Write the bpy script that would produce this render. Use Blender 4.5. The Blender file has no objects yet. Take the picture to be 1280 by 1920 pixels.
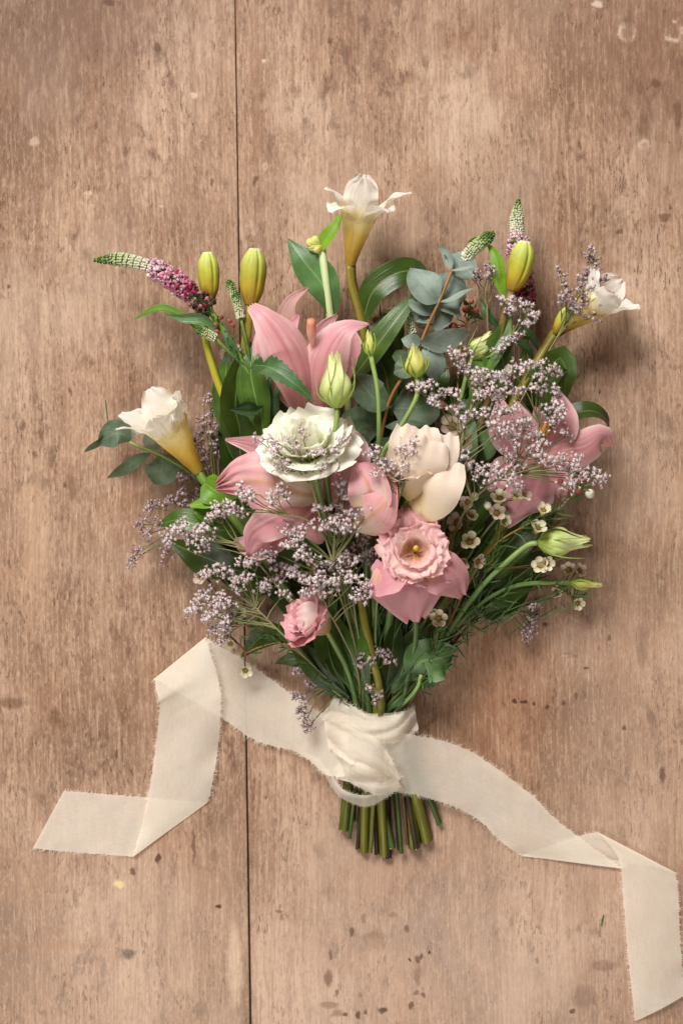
import bpy, math, random
import numpy as np
from mathutils import Matrix, Vector, Quaternion

# ------------------------------------------------------------------ camera, light, exposure
K = 0.00035                    # metres per photograph pixel on the table top
HC = 1.2                       # camera height above the table
S = bpy.context.scene
cam_d = bpy.data.cameras.new('camera'); cam = bpy.data.objects.new('camera', cam_d)
S.collection.objects.link(cam); S.camera = cam
cam.location = (0, 0, HC)
cam_d.sensor_fit = 'VERTICAL'; cam_d.sensor_height = 24; cam_d.lens = 24 * HC / (1920 * K)
cam_d.clip_start = 0.05; cam_d.clip_end = 50
cam_d.dof.use_dof = True; cam_d.dof.focus_distance = HC - 0.066; cam_d.dof.aperture_fstop = 10.0

W = bpy.data.worlds.new('World'); S.world = W; W.use_nodes = True
bg = W.node_tree.nodes['Background']; bg.inputs[0].default_value = (1.0, 0.80, 0.62, 1); bg.inputs[1].default_value = 0.135

def area(name, loc, aim, size, power, col):
    l = bpy.data.lights.new(name, 'AREA'); l.shape = 'RECTANGLE'; l.size = size[0]; l.size_y = size[1]
    l.energy = power; l.color = col
    o = bpy.data.objects.new(name, l); S.collection.objects.link(o); o.location = loc
    o.rotation_euler = (Vector(aim) - Vector(loc)).to_track_quat('-Z', 'Y').to_euler()
    return o
area('window_light', (-1.0, 2.0, 2.0), (0, -0.1, 0), (1.5, 1.1), 121, (1.0, 0.972, 0.93))
area('room_light', (-0.5, -1.7, 1.6), (0, -0.5, 0), (1.2, 0.8), 23, (1.0, 0.965, 0.92))
S.view_settings.view_transform = 'Standard'; S.view_settings.look = 'None'
S.view_settings.exposure = 0.22; S.view_settings.gamma = 1.0
S.view_settings.use_curve_mapping = False
S.cycles.max_bounces = 6; S.cycles.transparent_max_bounces = 12

# ------------------------------------------------------------------ helpers
def P(x, y, z=0.0):
    """photograph pixel + height (in pixels above the table) -> world point"""
    f = (HC - z * K) / HC
    return np.array(((x - 640) * K * f, (960 - y) * K * f, z * K))
def V(dx, dy, dz=0.0):
    """direction: right, image-up, towards the camera"""
    v = np.array((dx, dy, dz), float); return v / np.linalg.norm(v)
def unit(v):
    n = np.linalg.norm(v); return v / n if n > 1e-12 else np.array((0, 0, 1.0))
def lin(h):
    h = h.lstrip('#'); o = []
    for i in (0, 2, 4):
        c = int(h[i:i + 2], 16) / 255
        o.append(c / 12.92 if c < 0.04045 else ((c + 0.055) / 1.055) ** 2.4)
    return (*o, 1.0)

def crom(pts, n):
    """Catmull-Rom sampling, n+1 points evenly in parameter"""
    p = np.array(pts, float)
    if len(p) == 2:
        t = np.linspace(0, 1, n + 1)[:, None]; return p[0] * (1 - t) + p[1] * t
    d = np.r_[0, np.cumsum(np.maximum(np.linalg.norm(np.diff(p, axis=0), axis=1), 1e-9) ** 0.75)]
    e = np.vstack([2 * p[0] - p[1], p, 2 * p[-1] - p[-2]])
    out = np.zeros((n + 1, p.shape[1]))
    for i, t in enumerate(np.linspace(0, d[-1], n + 1)):
        j = min(max(np.searchsorted(d, t, side='right') - 1, 0), len(p) - 2)
        u = (t - d[j]) / (d[j + 1] - d[j]); a, b, c, g = e[j:j + 4]
        out[i] = 0.5 * (2 * b + (c - a) * u + (2 * a - 5 * b + 4 * c - g) * u * u + (3 * b - a - 3 * c + g) * u ** 3)
    return out
def tangents(p):
    t = np.gradient(p, axis=0); return t / np.maximum(np.linalg.norm(t, axis=1), 1e-12)[:, None]
def prof(vals, n):
    """smooth width profile from even control values"""
    return np.maximum(crom(np.column_stack([np.arange(len(vals)), vals]), n * 6)[::6, 1], 0.0)
def lerp_list(v, n):
    if np.isscalar(v): return np.full(n + 1, float(v))
    return np.interp(np.linspace(0, 1, n + 1), np.linspace(0, 1, len(v)), v)

class Geo:
    def __init__(s): s.v = []; s.f = []; s.uv = []; s.n = 0
    def add(s, v, f, uv):
        v = np.asarray(v); s.v.append(v); s.uv.append(np.asarray(uv)); f = [tuple(i + s.n for i in q) for q in f]
        s.f += f; s.n += len(v)
    def grid(s, pts, uv, closed=False):
        a, b, _ = pts.shape; f = []
        for i in range(a - 1):
            for j in range(b if closed else b - 1):
                k = (j + 1) % b
                f.append((i * b + j, i * b + k, (i + 1) * b + k, (i + 1) * b + j))
        s.add(pts.reshape(-1, 3), f, uv.reshape(-1, 2))
    def build(s, name, mat, parent=None, smooth=True, origin=None):
        V_ = np.vstack(s.v); UV = np.vstack(s.uv)
        off = np.array(parent_world(parent)) if parent is not None else (np.zeros(3) if origin is None else np.array(origin))
        me = bpy.data.meshes.new(name)
        me.from_pydata((V_ - off).tolist(), [], s.f)
        l = me.uv_layers.new(name='UVMap')
        vi = np.empty(len(me.loops), np.int32); me.loops.foreach_get('vertex_index', vi)
        l.data.foreach_set('uv', UV[vi].astype(np.float32).ravel())
        if smooth: me.polygons.foreach_set('use_smooth', np.ones(len(me.polygons), bool))
        me.materials.append(mat); me.update()
        o = bpy.data.objects.new(name, me); S.collection.objects.link(o)
        if parent is not None: o.parent = parent
        elif origin is not None: o.location = off
        return o
def parent_world(o):
    l = np.zeros(3)
    while o is not None: l = l + np.array(o.location); o = o.parent
    return l
def thing(name, label, cat, loc, group=None):
    o = bpy.data.objects.new(name, None); S.collection.objects.link(o)
    o.empty_display_size = 0.01; o.location = loc; o['label'] = label; o['category'] = cat
    if group: o['group'] = group
    return o
def stuff(o): o['kind'] = 'stuff'; return o

def blade_geo(g, mid, width, shape, normals=None, roll=0.0, cup=0.0, fold=0.0, ruffle=0.0, rfreq=5.0, nu=14, nv=8,
              seed=0, wav=0.0, serr=0.0, asym=0.0, notch=0.0):
    """a leaf or petal: midrib curve, half width (m), outline, cross-section curl, rippled margin"""
    rs = np.random.RandomState(seed)
    M = crom(mid, nu); T = tangents(M); w = prof(shape, nu) * width
    ro = np.radians(lerp_list(roll, nu)); cu = lerp_list(cup, nu); fo = lerp_list(fold, nu)
    if normals is not None:
        NN = crom(normals, nu)
    else:
        NN = np.tile((0, 0, 1.0), (nu + 1, 1))
    pts = np.zeros((nu + 1, nv + 1, 3)); uv = np.zeros((nu + 1, nv + 1, 2))
    ph = rs.rand(6) * 6.283; vs = np.linspace(-1, 1, nv + 1); prevN = None
    for i in range(nu + 1):
        u = i / nu; t = T[i]; n = NN[i] - t * np.dot(NN[i], t)
        if np.linalg.norm(n) < 0.15 and prevN is not None: n = prevN - t * np.dot(prevN, t)
        n = unit(n); prevN = n
        sd = np.cross(t, n)
        c, sn = math.cos(ro[i]), math.sin(ro[i]); sd, n = sd * c + n * sn, n * c - sd * sn
        a = cu[i]; ww = w[i]
        for j, v in enumerate(vs):
            ws = ww * (1 + serr * (0.5 if (i % 2) else -0.5) * (abs(v) > 0.9)) * (1 + asym * v)
            if abs(a) > 1e-3: x = ws * math.sin(a * v) / a; h = ws * (1 - math.cos(a * v)) / a
            else: x = ws * v; h = 0
            h += fo[i] * ws * abs(v)
            rip = math.sin(rfreq * 6.283 * (u + 0.08 * math.sin(3 * u + ph[4])) + ph[0] + (1.7 if v > 0 else 0)) + 0.6 * math.sin(rfreq * 11.1 * u + ph[1] + v * 2)
            h += ruffle * ww * (abs(v) ** 2.2) * rip * min(1, u * 2.5)
            endr = math.sin(rfreq * 5.0 * v + ph[2]) + 0.6 * math.sin(rfreq * 9.3 * v + ph[3])
            h += ruffle * width * 0.7 * endr * u ** 5
            h += wav * width * math.sin(5 * u + ph[5]) * v
            p = M[i] + sd * x + n * h
            if notch: p = p + t * (notch * width * endr * u ** 6)
            pts[i, j] = p; uv[i, j] = (u, (v + 1) / 2)
    g.grid(pts, uv)
def blade(name, mat, parent, *a, **k):
    g = Geo(); blade_geo(g, *a, **k); return g.build(name, mat, parent)

def loft_geo(g, pts, rad, n=8, nu=None, rfun=None, cap0=True, cap1=True, flat=1.0, twist=0.0, ref=(0.1, 0.2, 1.0)):
    """sweep a ring along a curve; rad = even control radii; rfun(u, th) scales the ring"""
    nu = nu or max(4, 4 * (len(pts) - 1)); M = crom(pts, nu); T = tangents(M); r = prof(rad, nu) if not np.isscalar(rad) else np.full(nu + 1, rad)
    th = np.arange(n) / n * 2 * math.pi; N = np.array(ref, float); ring = np.zeros((nu + 1, n, 3)); uv = np.zeros((nu + 1, n, 2))
    for i in range(nu + 1):
        t = T[i]; q = N - t * np.dot(N, t)
        if np.linalg.norm(q) < 0.1: q = np.array((1.0, 0.3, 0)) - t * np.dot((1.0, 0.3, 0), t)
        N = unit(q); B = np.cross(t, N); u = i / nu
        for j in range(n):
            a = th[j] + twist * u; k = r[i] * (rfun(u, th[j]) if rfun else 1.0)
            ring[i, j] = M[i] + (N * math.cos(a) * flat + B * math.sin(a)) * k
            uv[i, j] = (u, j / n)
    base = g.n; g.grid(ring, uv, closed=True)
    if cap0: g.add([M[0]], [], [(0, .5)]); c = g.n - 1; g.f += [(c, base + (j + 1) % n, base + j) for j in range(n)]
    if cap1: g.add([M[-1]], [], [(1, .5)]); c = g.n - 1; b1 = base + nu * n; g.f += [(c, b1 + j, b1 + (j + 1) % n) for j in range(n)]
def tube(name, mat, parent, pts, rad, **k):
    g = Geo(); loft_geo(g, pts, rad, **k); return g.build(name, mat, parent)

# ------------------------------------------------------------------ materials
class NT:
    def __init__(s, name):
        s.m = bpy.data.materials.new(name); s.m.use_nodes = True; s.t = s.m.node_tree; s.t.nodes.clear()
        s.out = s.n('ShaderNodeOutputMaterial')
    def n(s, k, **p):
        o = s.t.nodes.new(k)
        for a, b in p.items(): setattr(o, a, b)
        return o
    def set(s, sock, v):
        if isinstance(v, bpy.types.NodeSocket): s.t.links.new(v, sock)
        else: sock.default_value = v
    def math(s, op, a, b=0.0, c=0.0, clamp=False):
        o = s.n('ShaderNodeMath', operation=op, use_clamp=clamp); s.set(o.inputs[0], a); s.set(o.inputs[1], b); s.set(o.inputs[2], c); return o.outputs[0]
    def mapr(s, v, a, b, c=0.0, d=1.0, smooth=True):
        o = s.n('ShaderNodeMapRange', interpolation_type='SMOOTHSTEP' if smooth else 'LINEAR')
        s.set(o.inputs[0], v)
        for i, x in enumerate((a, b, c, d)): s.set(o.inputs[i + 1], x)
        return o.outputs[0]
    def mix(s, f, a, b, mode='MIX'):
        o = s.n('ShaderNodeMix', data_type='RGBA', blend_type=mode); s.set(o.inputs[0], f); s.set(o.inputs[6], a); s.set(o.inputs[7], b); return o.outputs[2]
    def ramp(s, v, stops):
        o = s.n('ShaderNodeValToRGB'); e = o.color_ramp.elements
        while len(e) < len(stops): e.new(0.5)
        for i, (p, c) in enumerate(stops): e[i].position = p; e[i].color = lin(c)
        s.set(o.inputs[0], v); return o.outputs[0]
    def xyz(s, x, y, z=0.0):
        o = s.n('ShaderNodeCombineXYZ'); s.set(o.inputs[0], x); s.set(o.inputs[1], y); s.set(o.inputs[2], z); return o.outputs[0]
    def noise(s, vec, scale, detail=3.0, rough=0.55, dist=0.0):
        o = s.n('ShaderNodeTexNoise'); s.set(o.inputs['Vector'], vec); s.set(o.inputs['Scale'], scale); s.set(o.inputs['Detail'], detail)
        s.set(o.inputs['Roughness'], rough); s.set(o.inputs['Distortion'], dist); return o.outputs['Fac']
    def uvs(s):
        t = s.n('ShaderNodeTexCoord'); x = s.n('ShaderNodeSeparateXYZ'); s.t.links.new(t.outputs['UV'], x.inputs[0]); return x.outputs[0], x.outputs[1], t
    def finish(s, col, rough=0.5, bump=None, bstr=0.2, bdist=0.0004, transl=0.0, tcol=None, spec=0.4, alpha=None, sheen=0.0):
        p = s.n('ShaderNodeBsdfPrincipled'); s.set(p.inputs['Base Color'], col); s.set(p.inputs['Roughness'], rough); s.set(p.inputs['Specular IOR Level'], spec)
        if sheen: s.set(p.inputs['Sheen Weight'], sheen)
        if bump is not None:
            b = s.n('ShaderNodeBump'); s.set(b.inputs['Strength'], bstr); s.set(b.inputs['Distance'], bdist); s.set(b.inputs['Height'], bump)
            s.t.links.new(b.outputs[0], p.inputs['Normal'])
        sh = p.outputs[0]
        if transl:
            t = s.n('ShaderNodeBsdfTranslucent'); s.set(t.inputs[0], tcol if tcol is not None else col)
            m = s.n('ShaderNodeMixShader'); s.set(m.inputs[0], transl); s.t.links.new(sh, m.inputs[1]); s.t.links.new(t.outputs[0], m.inputs[2]); sh = m.outputs[0]
        if alpha is not None:
            t = s.n('ShaderNodeBsdfTransparent'); m = s.n('ShaderNodeMixShader'); s.set(m.inputs[0], alpha)
            s.t.links.new(t.outputs[0], m.inputs[1]); s.t.links.new(sh, m.inputs[2]); sh = m.outputs[0]
        s.t.links.new(sh, s.out.inputs[0]); return s.m

def m_petal(name, stops, mid=None, midw=0.1, mids=0.6, edge=None, edges=0.5, vein=0.25, transl=0.3, rough=0.5, veinn=26, blot=0.12, back=None, spec=0.3, streak=0.0):
    n = NT(name); u, v, tc = n.uvs()
    d = n.math('ABSOLUTE', n.math('SUBTRACT', v, 0.5))
    oi = n.n('ShaderNodeObjectInfo'); rnd = oi.outputs['Random']
    big = n.noise(tc.outputs['Object'], 90, 3)
    uu = n.math('ADD', u, n.math('MULTIPLY', n.math('SUBTRACT', big, 0.5), 0.35))
    col = n.ramp(uu, stops)
    if edge: col = n.mix(n.math('MULTIPLY', n.mapr(n.math('ADD', d, n.math('MULTIPLY', big, 0.12)), 0.3, 0.56), edges), col, lin(edge))
    if mid: col = n.mix(n.math('MULTIPLY', n.math('MULTIPLY', n.mapr(d, midw, 0.0), mids), n.mapr(u, 1.0, 0.6)), col, lin(mid))
    vn = n.noise(n.xyz(n.math('MULTIPLY', u, 2.2), n.math('MULTIPLY', v, float(veinn)), n.math('MULTIPLY', rnd, 40)), 1.0, 3)
    col = n.mix(n.math('MULTIPLY', n.mapr(vn, 0.5, 0.75), vein), col, (0.45, 0.38, 0.36, 1), 'MULTIPLY')
    if streak: col = n.mix(n.math('MULTIPLY', n.mapr(vn, 0.46, 0.3), streak), col, (0.95, 0.82, 0.8, 1))
    col = n.mix(n.math('MULTIPLY', n.mapr(big, 0.35, 0.7), blot), col, (0.6, 0.55, 0.5, 1), 'MULTIPLY')
    h = n.n('ShaderNodeHueSaturation'); n.set(h.inputs['Hue'], n.math('ADD', n.math('MULTIPLY', n.math('SUBTRACT', rnd, 0.5), 0.012), 0.5))
    n.set(h.inputs['Value'], n.math('ADD', n.math('MULTIPLY', rnd, 0.14), 0.93)); n.set(h.inputs['Color'], col)
    col = h.outputs[0]
    if back is not None:
        g = n.n('ShaderNodeNewGeometry'); col = n.mix(n.math('MULTIPLY', g.outputs['Backfacing'], back[1]), col, lin(back[0]))
    return n.finish(col, rough, n.math('ADD', n.math('MULTIPLY', vn, 0.5), n.noise(tc.outputs['Object'], 380, 3)), 0.3, 0.0006, transl, None, spec)

def m_leaf(name, c0, c1, c2, rough=0.38, vein=0.5, veinn=34, transl=0.12, midc='#a9c27a', cross=False, bloom=0.0, bloomc='#b9c9c0', midw=0.03):
    n = NT(name); u, v, tc = n.uvs(); d = n.math('ABSOLUTE', n.math('SUBTRACT', v, 0.5))
    rnd = n.n('ShaderNodeObjectInfo').outputs['Random']
    big = n.noise(tc.outputs['Object'], 55, 4)
    col = n.ramp(n.math('ADD', n.math('MULTIPLY', big, 0.9), n.math('MULTIPLY', n.math('SUBTRACT', rnd, 0.5), 0.35)), [(0.25, c0), (0.52, c1), (0.8, c2)])
    if cross:   # pinnate veins
        vv = n.math('ADD', n.math('MULTIPLY', u, 26.0), n.math('MULTIPLY', d, -26.0))
        vn = n.noise(n.xyz(vv, n.math('MULTIPLY', rnd, 30), 0.0), 1.0, 2)
    else:
        vn = n.noise(n.xyz(n.math('MULTIPLY', u, 1.2), n.math('MULTIPLY', v, float(veinn)), n.math('MULTIPLY', rnd, 40)), 1.0, 2)
    col = n.mix(n.math('MULTIPLY', n.mapr(vn, 0.45, 0.7), vein), col, (0.5, 0.55, 0.45, 1), 'MULTIPLY')
    col = n.mix(n.math('MULTIPLY', n.mapr(d, midw, midw * 0.3), 0.3), col, lin(midc))
    if bloom: col = n.mix(n.math('MULTIPLY', n.mapr(n.noise(tc.outputs['Object'], 130, 4), 0.3, 0.65), bloom), col, lin(bloomc))
    sp = n.noise(tc.outputs['Object'], 700, 2)
    col = n.mix(n.math('MULTIPLY', n.mapr(sp, 0.68, 0.75), 0.25), col, lin('#5a5228'))
    return n.finish(col, rough, vn, 0.5, 0.0005, transl, n.mix(0.6, col, lin('#7fa02c')), 0.45)

def m_stem(name, stops, rough=0.45, dark=0.35):
    n = NT(name); u, v, tc = n.uvs(); rnd = n.n('ShaderNodeObjectInfo').outputs['Random']
    ns = n.noise(n.xyz(n.math('MULTIPLY', u, 9.0), n.math('MULTIPLY', v, 6.0), n.math('MULTIPLY', rnd, 50)), 1.0, 3)
    col = n.ramp(n.math('ADD', u, n.math('MULTIPLY', n.math('SUBTRACT', ns, 0.5), 0.5)), stops)
    col = n.mix(n.math('MULTIPLY', n.mapr(ns, 0.5, 0.75), dark), col, (0.35, 0.33, 0.2, 1), 'MULTIPLY')
    return n.finish(col, rough, ns, 0.3, 0.0004)
def m_speck(name, stops, rough=0.6, transl=0.15, var=0.5, dry=1.0):
    """tiny florets: UV.x runs from the calyx to the tip, UV.y is a random number per floret"""
    n = NT(name); u, v, tc = n.uvs()
    col = n.ramp(n.math('MULTIPLY', u, n.mapr(n.math('FRACT', n.math('MULTIPLY', v, 13.7)), 0.0, 0.6, dry, 1.0)) if dry < 1 else u, stops)
    h = n.n('ShaderNodeHueSaturation'); n.set(h.inputs['Value'], n.math('ADD', n.math('MULTIPLY', v, var), 1.0 - var * 0.55)); n.set(h.inputs['Color'], col)
    n.set(h.inputs['Saturation'], n.math('ADD', n.math('MULTIPLY', n.math('FRACT', n.math('MULTIPLY', v, 7.3)), 0.7), 0.6))
    return n.finish(h.outputs[0], rough, None, transl=transl, spec=0.2)

MT = {}
MT['lily'] = m_petal('pink_lily_petal', [(0.0, '#d4a094'), (0.25, '#e09aa0'), (0.6, '#e8a8ae'), (0.92, '#ecacb6'), (1.0, '#e4ae9c')], mid='#cf7a82', midw=0.06, mids=0.5, edge='#f6d6d2', edges=0.65, vein=0.28, blot=0.2, veinn=11, streak=.35, rough=.46)
MT['lily_in'] = m_petal('pale_lily_petal', [(0.0, '#f2e4b8'), (0.25, '#f2d6c8'), (0.55, '#eab2b4'), (1.0, '#e4a2ac')], mid='#dc9f78', midw=0.08, mids=0.8, edge='#e6a4ac', edges=0.6, vein=0.15, streak=.2)
MT['lily_pale'] = m_petal('faded_lily_petal', [(0.0, '#dcaaa0'), (0.5, '#eac6b8'), (1.0, '#e3b2b0')], edge='#dc9fa6', edges=0.4, vein=0.12)
MT['freesia'] = m_petal('cream_freesia_petal', [(0.0, '#a08c34'), (0.12, '#c8a03c'), (0.3, '#e0c464'), (0.5, '#f3e6b4'), (0.62, '#faf4e6'), (1.0, '#fbf5ee')], vein=0.34, veinn=9, blot=0.12, transl=0.4)
MT['rose'] = m_petal('cream_white_petal', [(0.0, '#cdd27a'), (0.3, '#e6eab8'), (0.55, '#f6f6e2'), (1.0, '#fdfbf0')], vein=0.04, blot=0.03, transl=0.4)
MT['peach'] = m_petal('peach_petal', [(0.0, '#dcc67c'), (0.2, '#ecd8ac'), (0.5, '#f5e3cd'), (1.0, '#f8e6d8')], vein=0.08, blot=0.05, transl=0.4, veinn=30)
MT['lis'] = m_petal('pink_lisianthus_petal', [(0.0, '#cfa650'), (0.18, '#e4b894'), (0.4, '#f6d6ce'), (0.75, '#fbe4de'), (1.0, '#f4c6c8')], edge='#efb6bc', edges=0.45, vein=0.12, blot=0.06, veinn=30, transl=0.4)
MT['lis_out'] = m_petal('outer_lisianthus_petal', [(0.0, '#dcc070'), (0.2, '#e0b080'), (0.42, '#d8929a'), (0.8, '#e6a8ae'), (1.0, '#e29ca6')], edge='#eeb8bc', edges=0.5, vein=0.25, blot=0.15, veinn=30)
MT['leaf'] = m_leaf('lily_leaf', '#34491a', '#4a6824', '#6a8c40', rough=0.3)
MT['leafd'] = m_leaf('dark_leaf', '#26350f', '#364a16', '#4b6122', rough=0.33)
MT['leafy'] = m_leaf('bright_leaf', '#557f1a', '#79a628', '#98c03c', transl=0.25)
MT['leafb'] = m_leaf('bluish_leaf', '#486c38', '#658e58', '#86ac78', rough=0.3)
MT['lisleaf'] = m_leaf('lisianthus_leaf', '#3a5824', '#4f7034', '#688a4a', rough=0.5, cross=True, bloom=0.1)
MT['verleaf'] = m_leaf('veronica_leaf', '#22401c', '#34592c', '#5a8058', rough=0.4, cross=True)
MT['euc'] = m_leaf('eucalyptus_leaf', '#68786c', '#808f84', '#9aa79c', rough=0.5, vein=0.28, cross=True, bloom=0.3, midc='#a9b596', midw=0.025)
MT['eucd'] = m_leaf('eucalyptus_leaf_green', '#35472a', '#485e38', '#5f7650', rough=0.5, vein=0.25, cross=True, bloom=0.12, midc='#7f9060', midw=0.025)
MT['stem'] = m_stem('green_stem', [(0.0, '#6d8a38'), (0.5, '#4e682c'), (1.0, '#364a1c')], dark=.5)
MT['olive'] = m_stem('olive_stem', [(0.0, '#84782a'), (0.4, '#74702a'), (0.75, '#6a6c22'), (1.0, '#66621e')], dark=.75)
MT['ystem'] = m_stem('yellow_stem', [(0.0, '#8ba032'), (0.25, '#b3a032'), (0.6, '#7d7c28'), (1.0, '#4c501a')], dark=.6)
MT['pstem'] = m_stem('pale_stem', [(0.0, '#c2cf9a'), (0.42, '#c4cf98'), (0.5, '#80742c'), (1.0, '#6f6a26')])
MT['lstem'] = m_stem('lisianthus_stem', [(0.0, '#8fa85a'), (0.25, '#647f46'), (0.6, '#4c6434'), (1.0, '#34461f')], dark=.5)
MT['brown'] = m_stem('brown_stem', [(0.0, '#7d6638'), (0.5, '#543f26'), (1.0, '#2a2016')])
MT['red'] = m_stem('reddish_stem', [(0.0, '#9a6c3a'), (0.5, '#7a5530'), (1.0, '#3b2a1a')])
MT['sstem'] = m_stem('statice_stem', [(0.0, '#8a845a'), (0.5, '#6f7446'), (1.0, '#525c30')])
MT['ybud'] = m_petal('yellow_lily_bud', [(0.0, '#967420'), (0.3, '#aa962c'), (0.6, '#aeb040'), (0.9, '#bcc664'), (1.0, '#dedeb8')], vein=0.5, veinn=8, blot=0.5, transl=0.0, rough=0.52)
MT['gbud'] = m_petal('green_flower_bud', [(0.0, '#98b24a'), (0.25, '#c2d278'), (0.6, '#dde3a6'), (1.0, '#dfe5a2')], vein=0.35, veinn=16, blot=0.12, transl=0.2)
MT['ygbud'] = m_petal('lime_flower_bud', [(0.0, '#8fae3c'), (0.3, '#c6cc62'), (1.0, '#dcd988')], vein=0.3, veinn=16, blot=0.1, transl=0.2)
MT['sepal'] = m_stem('sepal', [(0.0, '#7d9a3e'), (1.0, '#8fa64a')])
MT['ver'] = m_speck('veronica_floret', [(0.0, '#5c8a30'), (0.1, '#456a28'), (0.2, '#b4c088'), (0.4, '#dfdcc4'), (0.47, '#e6c0cc'), (0.68, '#dc8fab'), (0.8, '#c4507a'), (0.9, '#6a4038'), (1.0, '#3c4424')], var=0.3)
MT['statice'] = m_speck('statice_floret', [(0.0, '#767448'), (0.25, '#a07874'), (0.45, '#d8b8bb'), (0.62, '#f3e3e2'), (1.0, '#fdf5f3')], var=0.25, transl=.45, dry=.74)
MT['statice_d'] = m_speck('faded_statice_floret', [(0.0, '#6a6844'), (0.22, '#866860'), (0.5, '#b8989c'), (0.75, '#d6c0c2'), (1.0, '#e4d4d2')], var=0.3, transl=.35, dry=.6)
MT['wax'] = m_petal('waxflower_petal', [(0.0, '#c9c08a'), (0.4, '#ece4c6'), (1.0, '#f0e8d2')], vein=0.1, blot=0.08, transl=0.25)
MT['waxp'] = m_petal('blush_waxflower_petal', [(0.0, '#c9b08a'), (0.4, '#e4d2c0'), (1.0, '#e0c6bc')], vein=0.1, blot=0.1, transl=0.25)
MT['waxcup'] = m_stem('waxflower_cup', [(0.0, '#8a9a3c'), (0.6, '#b4b060'), (1.0, '#d0c898')])
MT['waxc'] = m_stem('waxflower_centre', [(0.0, '#b09a50'), (0.45, '#4a2c18'), (0.8, '#a88040'), (1.0, '#c9b070')])
MT['waxbud'] = m_petal('waxflower_bud', [(0.0, '#8a5a34'), (0.3, '#94483c'), (1.0, '#a85a50')], vein=0.2, transl=0.1, blot=.3)
MT['waxbudw'] = m_petal('pale_waxflower_bud', [(0.0, '#a2b640'), (0.45, '#b6c060'), (0.6, '#efe9d6'), (1.0, '#f2ecdc')], vein=0.1, transl=0.1)
MT['needle'] = m_leaf('needle_leaf', '#2c4a20', '#3f6428', '#5a7c34', vein=0.1)
MT['pistil'] = m_stem('pistil', [(0.0, '#e6beb0'), (0.75, '#e0a294'), (1.0, '#d2866e')], dark=0.1)
MT['anther'] = m_stem('anther', [(0.0, '#c98a3a'), (1.0, '#b87428')])
MT['pistily'] = m_stem('yellow_pistil', [(0.0, '#b8a040'), (1.0, '#c8a838')], dark=.3)
MT['cut'] = m_stem('cut_end', [(0.0, '#b4a04a'), (1.0, '#9a8a3c')])

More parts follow.
